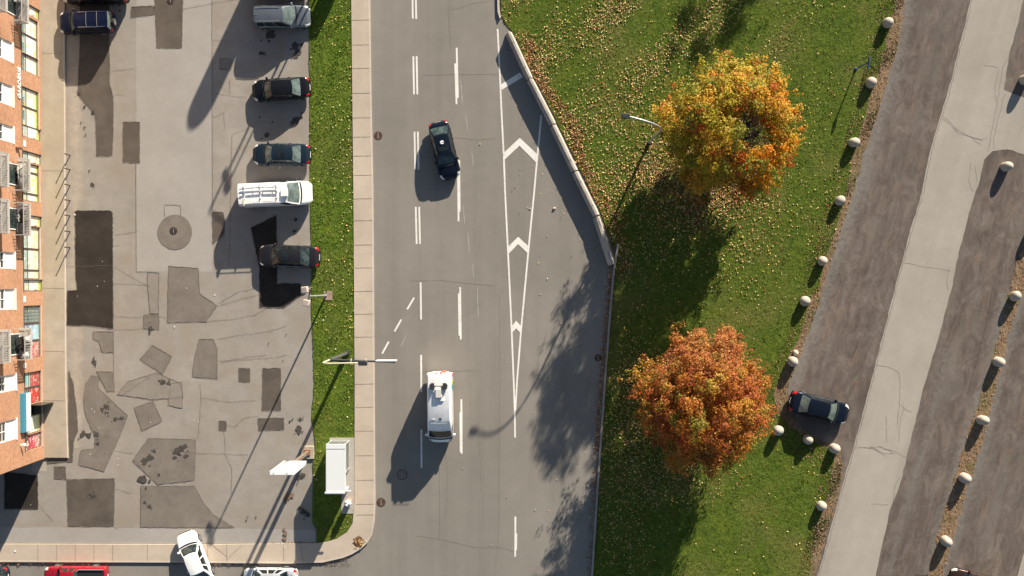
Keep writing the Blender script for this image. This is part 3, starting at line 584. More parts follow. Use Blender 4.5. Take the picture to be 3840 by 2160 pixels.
# balconies: floor plates with picket railings, two storeys
GALV = mat("galvanised_rail", (.50, .49, .46), .5, .3); BALW = mat("balcony_slab", (.46, .44, .41), .85)
BALY = [(-45, 87), (594, 716), (760, 883), (1231, 1350)]
PROJ = .95
def balcony(u0, u1, z):
    b = MB().box(u0, u1, .002, PROJ, z, z + .17).build("balcony", BALW, bld)
    r = MB()
    for uu in (u0 + .03, u1 - .03): r.box(uu - .025, uu + .025, .05, PROJ - .02, z + 1.22, z + 1.27); r.box(uu - .02, uu + .02, .05, PROJ - .02, z + .24, z + .275)
    r.box(u0, u1, PROJ - .07, PROJ - .01, z + 1.22, z + 1.28); r.box(u0 + .05, u1 - .05, PROJ - .06, PROJ - .03, z + .24, z + .28)
    for uu in (u0 + .03, (u0 + u1) / 2, u1 - .03): r.box(uu - .025, uu + .025, PROJ - .065, PROJ - .015, z + .17, z + 1.22)
    r.build("railing", GALV, b)
    p = MB(); n = int((u1 - u0) / .125)
    for k in range(1, n): uu = u0 + (u1 - u0) * k / n; p.box(uu - .016, uu + .016, PROJ - .055, PROJ - .035, z + .28, z + 1.22)
    for k in range(1, 7):
        yy = .05 + (PROJ - .1) * k / 7
        for uu in (u0 + .03, u1 - .03): p.box(uu - .012, uu + .012, yy - .012, yy + .012, z + .275, z + 1.22)
    p.build("picket", GALV, b)
    # balcony door behind
    d = frame((u0 + u1) / 2 - .85, (u0 + u1) / 2 + .85, z + .2, z + 2.3, d=.05, w=.08, y=.002).build("balcony_door", VINYL, bld)
    MB().box((u0 + u1) / 2 - .77, (u0 + u1) / 2 + .77, .004, .03, z + .28, z + 2.22).build("pane", GLASS, d)
BZ = 4.45
BU = []
for y0, y1 in BALY:
    u0 = wl(103, y0, PROJ)[0]; u1 = wl(103, y1, PROJ)[0]; BU.append((u0, u1))
    balcony(u0, u1, BZ); balcony(u0, u1, BZ + 3.72)
# lettering on the front, read from the lot
def text_mesh(name, s, size, mt, parent, u, z, y=.02, depth=.03, width=None):
    """Raised letters on the wall facing the lot: reading direction is local -x (right to left in plan), up is +z."""
    cu = bpy.data.curves.new(name, 'FONT'); cu.body = s; cu.size = size; cu.extrude = depth / 2; cu.offset = size * .022
    to = bpy.data.objects.new(name, cu); COL.objects.link(to)
    dg = bpy.context.evaluated_depsgraph_get(); me = bpy.data.meshes.new_from_object(to.evaluated_get(dg))
    COL.objects.unlink(to); bpy.data.objects.remove(to)
    xs = [v.co.x for v in me.vertices]; w = max(xs) - min(xs); k = (width / w) if width else 1
    for v in me.vertices:
        x, yy, zz = (v.co.x - min(xs)) * k, v.co.y, v.co.z
        v.co = (u - x, y + depth / 2 + zz, z + yy)
    me.materials.clear(); me.materials.append(mt); me.update()
    o = bpy.data.objects.new(name, me); COL.objects.link(o); o.parent = parent
    return o
LET = mat("white_letter", (.82, .82, .80), .5); TEAL = mat("teal_letter", (.03, .20, .22), .5)
u0, zt = wl(71, 369); u1, _ = wl(71, 253)
text_mesh("sign_lettering", "GARDERIE", .66, LET, bld, u0, 4.05, .01, .05, abs(u0 - u1))
for s, ya, yb in (("AVENIR", 262, 206), ("DES", 190, 158), ("ENFANTS", 136, 90)):
    ua, ub = wl(91, ya)[0], wl(91, yb)[0]
    text_mesh("window_lettering", s, .46, TEAL, bld, ua, 3.0, -.134, .01, abs(ua - ub))
for s, ya, yb in (("ARTS", 398, 360), ("GARDERIE", 444, 408)):
    ua, ub = wl(86, ya)[0], wl(86, yb)[0]; text_mesh("window_lettering", s, .4, TEAL, bld, ua, 3.02, -.134, .01, abs(ua - ub))
# plaques, lamp, camera and the long sign box
for px, py, w, h in ((92, 538, .5, .42), (92, 1122, .5, .42), (92, 1371, .34, .5)):
    u, z = wl(px, py); pl_ = MB().box(u - w / 2, u + w / 2, .002, .03, z - h / 2, z + h / 2).build("plaque", LET, bld)
    MB().box(u - w * .25, u + w * .25, .031, .036, z - h * .25, z + h * .25).build("plaque_mark", mat("faded_mark", (.55, .50, .55), .6), pl_)
u, z = wl(68, 556); MB().box(u - .06, u + .06, .002, .16, z - .1, z + .5).lathe([(.10, z - .1), (.13, z + .05), (.06, z + .12)], u, .22).build("wall_lamp", mat("rusty_bracket", (.14, .07, .05), .7), bld)
u, z = wl(76, 1668); MB().box(u - .05, u + .05, .002, .3, z - .05, z + .02).box(u - .1, u + .1, .2, .42, z - .14, z - .03).build("security_camera", WHITE, bld)
ua, ub = wl(85, 1477, .3)[0], wl(85, 1624, .3)[0]
sb = MB().box(ua, ub, .002, .28, 3.3, 4.62).build("sign_box", mat("teal_sign", (.05, .24, .34), .45), bld)
MB().box(ua + .02, ub - .02, .281, .30, 3.33, 4.1).build("sign_face", poster("sign_face_print", [(0, (.8, .8, .79)), (1, (.8, .8, .79))], 5.0, None, ((.70, .50, .50), (.74, .60, .60)), .50), sb)
# belongings on the balconies (things of their own)
BM = bld.matrix_world.copy(); bpy.context.view_layer.update(); BM = bld.matrix_world.copy()
def place(root, u, y, z, rz=0): root.location = BM @ Vector((u, y, z)); root.rotation_euler = (0, 0, BROT + rz); return root
def balcony_chair(label, mt, u, y, z, rz):
    c = tag(empty("balcony_chair", (0, 0, 0)), label, "chair", "chairs on the balconies")
    MB().bevbox(-.24, .24, -.24, .24, .38, .45, .03).build("seat", mt, c); MB().bevbox(-.24, .24, .20, .26, .45, .95, .02).build("backrest", mt, c)
    for a in (-1, 1):
        for b_ in (-1, 1): MB().tube([(a * .2, b_ * .2, 0), (a * .2, b_ * .2, .38)], .02, 6).build("leg", BLACK, c)
    return place(c, u, y, z, rz)
zf = BZ + .171
balcony_chair("black chair on the balcony between the two close balconies' lower one", mat("black_plastic", (.02, .02, .022), .5), BU[2][0] + .8, .5, zf, .4)
balcony_chair("dark green chair beside the white bag on the lowest balcony of the front", mat("dark_green_plastic", (.03, .035, .03), .5), BU[3][1] - 1.0, .45, zf, 2.2)
balcony_chair("grey folding chair on the topmost balcony of the front", mat("grey_plastic", (.22, .22, .22), .5), BU[0][1] - 1.2, .5, zf, -.5)
def lump(name, label, cat, mt, u, y, z, rx, ry, rz_, seed):
    random.seed(seed); ph = [random.uniform(0, 6) for _ in range(5)]
    def f(a, b):
        t = a * 2 * math.pi; q = b * math.pi / 2
        r = 1 + .12 * math.sin(3 * t + ph[0]) * math.cos(q) + .08 * math.sin(5 * t + ph[1] + 3 * q)
        return (rx * r * math.cos(t) * math.cos(q), ry * r * math.sin(t) * math.cos(q), rz_ * math.sin(q) * r)
    return place(tag(MB().grid(f, 24, 8).build(name, mt, None, True), label, cat), u, y, z)
lump("tarpaulin", "crumpled pale grey tarpaulin heaped on the second balcony from the top", "tarpaulin", mat("grey_tarp", (.36, .35, .32), .8), (BU[1][0] + BU[1][1]) / 2, .40, zf, .95, .32, .75, 3)
lump("rubbish_bag", "white bag on the lowest balcony by its bottom railing", "bag", mat("white_bag", (.75, .75, .74), .6), BU[3][1] - .35, .5, zf, .34, .26, .5, 5)
lump("rubbish_bag", "dark brown bundle on the third balcony from the top", "bag", mat("brown_bundle", (.10, .07, .05), .9), BU[2][0] + 1.35, .45, zf, .35, .28, .5, 9)
def crate(label, mt, u, y, z, a, b, h, rz=0):
    c = tag(empty("storage_box", (0, 0, 0)), label, "box"); MB().bevbox(-a, a, -b, b, 0, h * .8, .02).build("box_base", mt, c); MB().bevbox(-a - .02, a + .02, -b - .02, b + .02, h * .8 + .002, h, .02).build("lid", mt, c)
    return place(c, u, y, z, rz)
crate("pale grey lidded box on the topmost balcony", mat("grey_box", (.42, .42, .42), .6), BU[0][1] - 2.0, .42, zf, .42, .28, .7)
crate("black lidded box on the lowest balcony of the front", mat("black_box", (.03, .03, .03), .6), BU[3][0] + 1.1, .42, zf, .40, .30, .85, .2)
crate("dark grey lidded box in the lower corner of the third balcony", mat("dark_grey_box", (.08, .08, .085), .6), BU[2][1] - .6, .4, zf, .35, .25, .6, 0)
def ball(): 
    c = tag(MB().lathe([(.02, 0), (.12, .03), (.19, .10), (.21, .2), (.19, .30), (.12, .38), (.03, .41)]).build("ball", WHITE, None, True), "round white ball behind the railing of the lowest balcony", "ball")
    return place(c, BU[3][0] + .85, .78, zf + .35)
tag(MB().bevbox(-.25, .25, -.2, .2, 0, .35, .03).build("stool", mat("pale_stool", (.45, .43, .40), .7)), "small pale stool under the white ball on the lowest balcony", "stool")
place(bpy.data.objects["stool"], BU[3][0] + .85, .74, zf); ball()
random.seed(21)
# thin steel posts at the edge of the walkway
ORD = ["topmost", "second", "third", "fourth", "fifth", "sixth", "lowest"]
post0 = None
for i, y in enumerate((582, 636, 695, 752, 809, 868, 928)):
    loc = P(263, y + .5, .01)
    if post0 is None:
        post0 = tag(empty("steel_post", loc), "", "post", "steel posts along the shop walkway")
        MB().tube([(0, 0, 0), (0, 0, 1.02)], .05, 10).build("shaft", mat("dark_brown_steel", (.055, .042, .035), .5), post0)
        MB().lathe([(.06, 1.02), (.06, 1.06), (.02, 1.085)], n=10).build("cap", mat("dark_brown_steel", (0, 0, 0)), post0); r = post0
    else:
        r = post0.copy(); COL.objects.link(r); r.location = loc
        for ch in post0.children: c = ch.copy(); COL.objects.link(c); c.parent = r
    r["label"] = "thin dark steel post at the walkway edge, %s%s of seven" % (ORD[i], "" if i in (0, 6) else " from the top")

# ------------------------------------------------------------------ vehicles
def smooth(a, n=2):
    a = np.array(a, float)
    for _ in range(n): b = a.copy(); b[1:-1] = (a[:-2] + 2 * a[1:-1] + a[2:]) / 4; a = b
    return a
SEDAN = dict(w=[(0, .58), (.012, .70), (.04, .85), (.10, .955), (.18, .99), (.5, 1), (.8, .985), (.90, .95), (.955, .88), (.985, .76), (1, .62)],
             top=[(0, .56), (.012, .64), (.05, .75), (.12, .83), (.22, .91), (.30, .95), (.75, .97), (.86, 1.0), (.93, .985), (.97, .93), (.988, .80), (1, .66)],
             cowl=.235, rf=.375, rr=.70, br=.845, wb=.90, wr=.63, H=1.46)
SUV = dict(w=[(0, .62), (.012, .74), (.04, .87), (.09, .96), (.16, .99), (.5, 1), (.85, .99), (.94, .96), (.98, .90), (.994, .80), (1, .70)],
           top=[(0, .66), (.012, .76), (.05, .90), (.12, .98), (.24, 1.05), (.32, 1.08), (.9, 1.08), (.97, 1.06), (.99, .95), (1, .75)],
           cowl=.26, rf=.43, rr=.93, br=.985, wb=.92, wr=.70, H=1.70)
VAN = dict(w=[(0, .66), (.012, .78), (.04, .90), (.09, .97), (.16, 1), (.9, 1), (.97, .985), (.992, .95), (1, .90)],
           top=[(0, .70), (.012, .86), (.05, .98), (.12, 1.08), (.18, 1.16), (.9, 1.18), (.985, 1.18), (1, 1.1)],
           cowl=.165, rf=.325, rr=.975, br=.995, wb=.955, wr=.80, H=2.08)
def make_car(name, label, cat, px, py, dx, dy, L, Wd, body_m, kind, group=None, **kw):
    sp = dict(kind); sp.update(kw.get("over", {}))
    gx, gy, _ = P(px, py); root = tag(empty(name, (gx, gy, 0.012), math.atan2(-dy, dx)), label, cat, group)
    hw = Wd / 2; X = lambda f: L / 2 - f * L
    ns = 56; fs_ = np.concatenate([np.linspace(0, .06, 9), np.linspace(.075, .925, 38), np.linspace(.94, 1, 9)])
    ww = smooth(np.interp(fs_, *zip(*sp["w"])), 1) * hw; tt = smooth(np.interp(fs_, *zip(*sp["top"])), 1)
    ends = np.minimum(fs_, 1 - fs_); zb = .21 + .13 * np.clip(1 - ends / .05, 0, 1)
    cr = .035
    rings = []
    for x, w, t, b in zip([X(f) for f in fs_], ww, tt, zb):
        half = [(.70, b), (.93, b + .05), (.985, b + .2), (1.0, max(b + .25, t * .62)), (.992, t - .17), (.965, t - .07), (.91, t - .02), (.80, t + .002), (.55, t + cr * .55), (.28, t + cr * .9)]
        ring = [(x, -a * w, z) for a, z in half] + [(x, 0, t + cr)] + [(x, a * w, z) for a, z in half[::-1]]
        rings.append(ring)
    nr = len(rings[0]); vs = [p for r in rings for p in r]
    fcs = [(i * nr + j, (i + 1) * nr + j, (i + 1) * nr + j + 1, i * nr + j + 1) for i in range(len(rings) - 1) for j in range(nr - 1)]
    fcs += [(i * nr + nr - 1, (i + 1) * nr + nr - 1, (i + 1) * nr, i * nr) for i in range(len(rings) - 1)]
    fcs += [tuple(range(nr)), tuple(range((len(rings) - 1) * nr + nr - 1, (len(rings) - 1) * nr - 1, -1))]
    MB().add(vs, fcs).build("body", body_m, root, SM)
    deck = lambda f: float(np.interp(f, fs_, tt)); wid = lambda f: float(np.interp(f, fs_, ww))
    # greenhouse
    Ht = sp["H"]; zf0, zr0 = deck(sp["cowl"]) + .02, deck(sp["br"]) + .01
    belt = max(zf0, zr0) - .03
    fx = lambda t: X(sp["cowl"] + (sp["rf"] - sp["cowl"]) * t); rx = lambda t: X(sp["br"] + (sp["rr"] - sp["br"]) * t)
    hw_ = lambda t: hw * (sp["wb"] + (sp["wr"] - sp["wb"]) * t) + .035 * 4 * t * (1 - t)
    bowf, bowr = .13, .10 if sp["br"] < .95 else .05
    zz = lambda t, z0: z0 + (Ht - .06 - z0) * t
    def front(t, u): return (fx(t) + bowf * (1 - u * u) * (1 - .35 * t), u * hw_(t) * (1 - .0 * t), zz(t, zf0 - .03) + .05 * (1 - u * u) * t)
    def rear(t, u): return (rx(t) - bowr * (1 - u * u) * (1 - .35 * t), u * hw_(t), zz(t, zr0 - .03) + .05 * (1 - u * u) * t)
    def side(t, v, sgn): return (rx(t) + (fx(t) - rx(t)) * v, sgn * hw_(t), zz(t, (zr0 + (zf0 - zr0) * v) - .03))
    def roof(a, u):
        x0, x1 = rear(1, u)[0], front(1, u)[0]
        return (x0 + (x1 - x0) * a, u * hw_(1) * (1 + .05 * math.sin(math.pi * a)), Ht - .06 + .05 * (1 - u * u) + .035 * math.sin(math.pi * a))
    cab = MB(); tl = [0, .08, .5, .93, 1]; ul = [-1, -.90, -.45, 0, .45, .90, 1]
    def patch(mb, f, aa, bb, keep, mi=0):
        idx = {}; 
        def vid(a, b):
            if (a, b) not in idx: idx[(a, b)] = len(mb.v); mb.v.append(f(a, b))
            return idx[(a, b)]
        for i in range(len(aa) - 1):
            for j in range(len(bb) - 1):
                if keep(i, j): mb.f.append((vid(aa[i], bb[j]), vid(aa[i + 1], bb[j]), vid(aa[i + 1], bb[j + 1]), vid(aa[i], bb[j + 1]))); mb.m.append(mi)
    inner = lambda i, j: 0 < i < 3 and 0 < j < 5
    patch(cab, front, tl, ul, lambda i, j: not inner(i, j)); 
    rearglass = sp.get("rear_glass", True)
    patch(cab, rear, tl, ul, lambda i, j: not (inner(i, j) and rearglass))
    sv_ = sp.get("sidev", [0, .10, .30, .34, .60, .645, .92, 1]); open_ = sp.get("open", (1, 3, 5))
    for sg in (-1, 1):
        patch(cab, lambda t, v, sg=sg: side(t, v, sg), tl, sv_, lambda i, j: not (0 < i < 3 and j in open_))
    patch(cab, roof, list(np.linspace(0, 1, 11)), list(np.linspace(-1, 1, 11)), lambda i, j: True)
    cab.build("cabin", sp.get("roof_m", body_m), root, math.radians(60))
    gm = kw.get("glass", GLASS)
    def gl(nm, f, bb, js, mt):
        m_ = MB(); patch(m_, f, tl, bb, lambda i, j: 0 < i < 3 and j in js); m_.build(nm, mt, root, True)
    gl("windshield", front, ul, (1, 2, 3, 4), gm)
    if rearglass: gl("rear_window", rear, ul, (1, 2, 3, 4), kw.get("rglass", gm))
    for sg in (-1, 1):
        for j in open_: gl("side_window", lambda t, v, sg=sg: side(t, v, sg), sv_, (j,), GLASSK)
    # cowl strip
    MB().add([(fx(0) + bowf * (1 - u * u) + d, u * hw_(0) * .97, deck(sp["cowl"] - d / L) + cr * (1 - u * u) + .012) for d in (.015, .12) for u in np.linspace(-1, 1, 9)], [(i, i + 1, i + 10, i + 9) for i in range(8)]).build("wiper_cowl", BLACK, root)
    # belt line trim
    for sg in (-1, 1):
        MB().tube([(side(.03, v, sg)[0], side(.03, v, sg)[1] + sg * .012, side(.03, v, sg)[2]) for v in np.linspace(.05, .95, 8)], .013, 5).build("window_trim", kw.get("trim", BLACK), root)
    # lamps follow the corners
    def corner(f0, f1, lo, hi, sg, n=7):
        b = MB(); vs = []
        for i in range(n):
            f = f0 + (f1 - f0) * i / (n - 1); w = wid(f); t = deck(f)
            for a, dz in ((1.0, lo), (.99, (lo + hi) / 2), (.93, hi), (.78, hi + .022)):
                vs.append((X(f), sg * (a * w + .012), t + dz + .012))
        return b.add(vs, [(i * 4 + k, (i + 1) * 4 + k, (i + 1) * 4 + k + 1, i * 4 + k + 1) for i in range(n - 1) for k in range(3)])
    for sg in (-1, 1):
        corner(.008, sp.get("hl", .085), -.14, -.02, sg).build("headlight", kw.get("hl_m", WHITEL), root, True)
        corner(1 - sp.get("tl", .055), .994, -.20, -.02, sg).build("taillight", REDL, root, True)
    # bumper, plate, grille
    MB().box(-L / 2 - .022, -L / 2 + .05, -.26, .26, .55, .68).build("licence_plate", PLATE, root)
    MB().tube([(X(f) + s_ * .01, 0, 0) for f, s_ in ((.01, 1),)] * 0 + [(X(np.interp(abs(u), [0, .6, .85, 1], [.0, .004, .02, .05])) + .015, u * hw * .9, .50) for u in np.linspace(-.62, .62, 7)], .06, 6).build("grille", kw.get("grille", BLACK), root)
    MB().tube([(X(1 - np.interp(abs(u), [0, .6, .85, 1], [.0, .004, .02, .05])) - .015, u * hw * .95, .44) for u in np.linspace(-.9, .9, 9)], .075, 6).build("rear_bumper", kw.get("bump_m", body_m), root)
    for sg in (-1, 1):
        mx = fx(.12) - .12; my = sg * (hw_(.1) + .02)
        MB().bevbox(mx - .09, mx + .09, min(my, my + sg * .2), max(my, my + sg * .2), zf0 + .03, zf0 + .19, .035).build("mirror", kw.get("mirror", body_m), root)
        for hv in ((.40, .62) if sp.get("handles", True) else (.3,)):
            x_ = L / 2 - L * hv - .25; MB().box(x_, x_ + .2, sg * hw - .02 if sg > 0 else -hw - .015, sg * hw + .015 if sg > 0 else -hw + .02, belt - .16, belt - .12).build("door_handle", kw.get("trim", body_m), root)
    wr_ = sp.get("wheel_r", .33)
    for f in (sp.get("wf", .185), sp.get("wrr", .79)):
        for sg in (-1, 1):
            y0 = sg * (hw - .20); y1 = sg * (hw + .012)
            w_ = MB().tube([(X(f), y0, wr_), (X(f), y1 - sg * .03, wr_), (X(f), y1, wr_)], [wr_, wr_, wr_ * .9], 22).build("wheel", RUBBER, root, SM)
            MB().tube([(X(f), y1, wr_), (X(f), y1 + sg * .012, wr_)], [wr_ * .70, wr_ * .55], 18).build("rim", kw.get("rim", RIM), w_)
            ar = MB(); n = 14       # dark arch lip
            ar.tube([(X(f) + math.cos(a) * (wr_ + .05), sg * (wid(f) * .995), wr_ + math.sin(a) * (wr_ + .05)) for a in np.linspace(.1, math.pi - .1, n)], .022, 5).build("wheel_arch", BLACK, root)
    if kw.get("sunroof"):
        a0, a1 = kw["sunroof"]; m_ = MB()
        m_.grid(lambda i, j: (lambda q: (q[0], q[1], q[2] + .006))(roof(a0 + (a1 - a0) * i, -.70 + 1.40 * j)), 4, 6).build("sunroof", GLASSK, root, True)
    if kw.get("rails"):
        for sg in (-1, 1):
            MB().tube([(lambda q: (q[0], q[1], q[2] + .05))(roof(a, sg * .88)) for a in np.linspace(.06, .9, 9)], .022, 6).build("roof_rail", kw["rails"], root)
    if kw.get("antenna"):
        q = roof(.10, 0.0); MB().add([(q[0] - .12, q[1] - .03, q[2] - .01), (q[0] - .12, q[1] + .03, q[2] - .01), (q[0] + .1, q[1], q[2]), (q[0] - .1, q[1], q[2] + .09)], [(0, 1, 3), (1, 2, 3), (2, 0, 3)]).build("antenna", kw["antenna"], root)
    # shut lines of bonnet and boot
    if sp["br"] < .95:
        f = sp["br"] + .02
    root["_"] = 0; del root["_"]
    return root, dict(X=X, roof=roof, hw=hw, L=L, deck=deck, H=Ht, side=side, hwf=hw_)
BLK = paint("black_paint", (.012, .014, .018), .3, .26); NAVY = paint("deep_navy_paint", (.010, .015, .044), .4, .3); TEALN = paint("blue_slate_paint", (.020, .036, .056), .45, .3)
CHAR = paint("charcoal_paint", (.032, .032, .037), .5, .3); SILV = paint("blue_silver_paint", (.165, .19, .215), .55, .3); WHT = paint("white_paint", (.88, .88, .87), 0.0, .3); REDP = paint("red_paint", (.42, .014, .03), .3, .3)
BRN = paint("dark_brown_paint", (.060, .035, .030), .45, .3); SILW = paint("pale_silver_paint", (.62, .65, .68), .35, .3); NBLK = paint("night_blue_paint", (.010, .016, .030), .4, .26); SBLK = paint("soot_black_paint", (.014, .014, .016), .2, .3)
G1 = "vehicles parked against the grass verge"
make_car("parked_suv", "blue-silver SUV with roof rails, parked nose to the grass verge", "suv", 1063, 72, 1, -.015, 4.80, 1.86, SILV, SUV, G1, glass=GLASSP, rails=GREYM, antenna=WHITE, over=dict(rf=.455, cowl=.265, wr=.66))
make_car("parked_sedan", "black sedan with pale headlights, tail against the grass verge below the silver SUV", "car", 1061, 340, -1, .075, 4.75, 1.80, BLK, SEDAN, G1, rglass=GLASSP)
make_car("parked_sedan", "slate blue sedan with dark sunroof, tail against the grass, just above the white van", "car", 1063, 583, -1, 0.0, 4.72, 1.80, TEALN, SEDAN, G1, glass=GLASSP, rglass=GLASSP, sunroof=(.42, .75), trim=CHROME)
make_car("parked_sedan", "charcoal sedan with bright roof edges and sunroof, tail over the grass below the white van", "car", 1090, 962, -1, -.032, 5.02, 1.84, CHAR, SEDAN, G1, sunroof=(.55, .85), trim=CHROME, hl_m=CHROME, over=dict(wr=.60))
r, k = make_car("work_van", "white cargo van with ladder rack on its roof, nose to the grass verge", "van", 1043, 731, 1, -.045, 5.95, 2.0, WHT, VAN, G1, glass=GLASSP, bump_m=BLACK, mirror=BLACK, grille=BLACK,
               over=dict(rear_glass=False, sidev=[0, .1, .2, .3, .5, .80, .965, 1], open=(5,), handles=False))
rk = MB(); zr_ = k["H"] + .13
for yy in (-.78, -.40, .10, .78): rk.tube([(-2.55, yy, zr_), (.55, yy, zr_)], .024, 6)
rk.build("ladder_rack", WHITE, r)
for xx in (-2.3, -1.0, .35): MB().box(xx - .03, xx + .03, -.84, .84, zr_ - .08, zr_ - .03).box(xx - .03, xx + .03, -.80, -.75, zr_ - .3, zr_ - .08).box(xx - .03, xx + .03, .75, .80, zr_ - .3, zr_ - .08).build("rack_crossbar", WHITE, r)
for q in range(9): pass
lad = MB()
for yy in (.24, .62): lad.box(-2.5, .5, yy - .03, yy + .03, zr_ + .03, zr_ + .10)
for q in range(4): xx = -2.2 + q * .8; lad.box(xx - .02, xx + .02, .27, .59, zr_ + .05, zr_ + .08)
lad.build("ladder", WHITE, r); MB().box(-2.4, -2.28, -.95, -.45, zr_ + .0, zr_ + .08).build("ladder_clamp", CREAM, r)
MB().bevbox(.65, 1.25, -.35, .25, k["H"] - .01, k["H"] + .14, .03).build("roof_box", WHITE, r)
# dark SUV with spare wheel near the shops, and the large vehicle above it
r, k = make_car("parked_suv", "deep blue SUV with spare wheel on its tail, nose over the shop walkway", "suv", 337, 92, -1, .03, 4.45, 1.82, NAVY, SUV, "vehicles parked towards the shops", glass=GLASSP, rails=CHROME, over=dict(rf=.36, cowl=.255, rr=.955, br=.985, wr=.74, H=1.72))
MB().tube([(-2.24, .1, .95), (-2.42, .1, .95), (-2.46, .1, .95)], [.36, .36, .28], 22).build("spare_wheel", RUBBER, r, SM)
sp_ = r.children[-1]; MB().tube([(-2.462, .1, .95), (-2.475, .1, .95)], [.24, .2], 16).build("rim", RIM, sp_)
for a in (.30, .62): MB().tube([(k["roof"](a, u)[0], k["roof"](a, u)[1], k["roof"](a, u)[2] + .05) for u in np.linspace(-.88, .88, 5)], .02, 6).build("roof_bar", GREYM, r)
make_car("parked_suv", "large black vehicle cut by the top edge of the view, above the deep blue SUV", "suv", 370, -22, -1, 0, 5.45, 1.98, SBLK, SUV, "vehicles parked towards the shops", over=dict(H=1.9, wr=.8))
make_car("parked_sedan", "black car cut by the top edge of the view, above the silver SUV", "car", 1058, -40, 1, 0, 4.6, 1.78, BLK, SEDAN, G1, mirror=WHITE)
# moving traffic
r, k = make_car("passing_sedan", "near-black sedan with white object on its roof, angled across the lane lines", "car", 1668, 567, .232, 1, 4.80, 1.82, NBLK, SEDAN, sunroof=(.52, .80), over=dict(rr=.74, br=.90, cowl=.26, rf=.42))
q = k["roof"](.40, -.02)
sn = MB(); n = 16
for a0, a1 in ((math.pi * .62, math.pi * 2.38),): sn.tube([(q[0] + .0 + math.cos(a) * .10, q[1] + math.sin(a) * .12, q[2] + .04) for a in np.linspace(a0, a1, n)], .055, 7)
sn.build("roof_marker", LET, r)
# tall white service van
UTV = dict(VAN); UTV.update(w=[(0, .62), (.012, .76), (.03, .87), (.07, .95), (.13, 1), (.97, 1), (1, .985)], top=[(0, .72), (.012, .90), (.04, 1.02), (.09, 1.15), (.13, 1.2), (1, 1.2)],
    cowl=.085, rf=.205, rr=.99, br=.998, wb=.965, wr=.90, H=2.02, rear_glass=False, sidev=[0, .1, .2, .3, .6, .86, .985, 1], open=(5,), handles=False, wheel_r=.36)
r, k = make_car("service_van", "tall white service van with black lamp beam on its roof, driving in the middle lane", "van", 1654, 1524, .01, 1, 5.75, 2.12, WHT, UTV, glass=GLASSK, bump_m=WHITE, grille=GREYM, hl_m=GREYM)
L2 = k["L"] / 2; TOP = 2.72
hr = MB(); prof = [(L2 - .21 * 5.75, 2.0, .86), (L2 - .30 * 5.75, 2.55, .84), (L2 - .345 * 5.75, TOP, .82), (-L2 + .12, TOP, .82), (-L2 + .03, TOP - .1, .82)]
vs = []
for x, z, w_ in prof:
    ww_ = w_ * k["hw"] * 1.06; vs += [(x, -k["hw"] * .945, 1.85), (x, -ww_ * 1.03, z - .2 if z > 2.3 else 1.95), (x, -ww_ * .93, z - .01), (x, -ww_ * .5, z + .02), (x, 0, z + .03), (x, ww_ * .5, z + .02), (x, ww_ * .93, z - .01), (x, ww_ * 1.03, z - .2 if z > 2.3 else 1.95), (x, k["hw"] * .945, 1.85)]
fc = [(i * 9 + j, (i + 1) * 9 + j, (i + 1) * 9 + j + 1, i * 9 + j + 1) for i in range(4) for j in range(8)] + [(0, 1, 2, 3, 4, 5, 6, 7, 8), tuple(range(44, 35, -1))]
hr.add(vs, fc).build("high_roof", WHT, r, SM)
MB().box(-1.98, -1.92, -.62, .62, TOP + .22, TOP + .29).box(-1.98, -1.92, -.30, -.25, TOP, TOP + .22).box(-1.98, -1.92, .25, .30, TOP, TOP + .22).build("lamp_beam", BLACK, r)
for sg in (-1, 1):
    MB().add([(-2.20, sg * .35, TOP + .12), (-1.62, sg * .35, TOP + .12), (-1.72, sg * .68, TOP + .12), (-2.02, sg * .74, TOP + .12), (-2.2, sg * .60, TOP + .12), (-2.20, sg * .35, TOP + .42), (-1.62, sg * .35, TOP + .42), (-1.72, sg * .68, TOP + .42), (-2.02, sg * .74, TOP + .42), (-2.2, sg * .60, TOP + .42)],
             [(0, 1, 2, 3, 4), (5, 6, 7, 8, 9), (0, 1, 6, 5), (1, 2, 7, 6), (2, 3, 8, 7), (3, 4, 9, 8), (4, 0, 5, 9)]).build("flood_lamp", DARKM, r)
MB().bevbox(-1.75, -.98, -.28, .28, TOP, TOP + .32, .06).build("roof_unit", mat("beige_unit", (.55, .54, .50), .5), r)
MB().bevbox(-.98, -.70, -.34, .42, TOP, TOP + .16, .05).build("roof_fairing", WHITE, r)
MB().bevbox(.62, .80, .02, .20, TOP, TOP + .13, .03).build("roof_vent", DARKM, r)
MB().bevbox(.72, .86, -.62, -.30, TOP, TOP + .10, .03).build("roof_beacon", GREYM, r)
for yy in np.linspace(-.6, .6, 8): MB().bevbox(1.05, 1.12, yy - .03, yy + .03, TOP, TOP + .07, .015).build("marker_lamp", mat("clear_marker", (.6, .6, .58), .3), r)
for yy in (-.70, .72): MB().box(-2.97, -2.86, yy - .05, yy + .05, 2.3, 2.5).build("rear_marker", CREAM, r)
for yy, mm in ((-.34, WHITEL), (-.22, REDL), (-.06, WHITEL), (.16, REDL), (.24, WHITEL)): MB().bevbox(-3.04, -2.86, yy - .05, yy + .05, 2.32, 2.44, .02).build("rear_lamp", mm, r)
ORG = mat("signal_orange", (.80, .20, .13), .5)
# orange board hangs at the tail on the driver's left rear
MB().tube([(-3.02, .42, 2.28), (-3.12, .42, 2.28)], [.24, .24], 20).box(-3.0, -2.85, .40, .44, 1.6, 2.4).build("warning_disc", ORG, r)
for xx, mm in ((-2.05, mat("lime_mark", (.55, .62, .06), .5)), (-1.70, mat("teal_mark", (.05, .30, .34), .5))): MB().box(xx - .22, xx + .1, k["hw"] * .985, k["hw"] * 1.012, 1.25, 1.75).build("side_mark", mm, r)
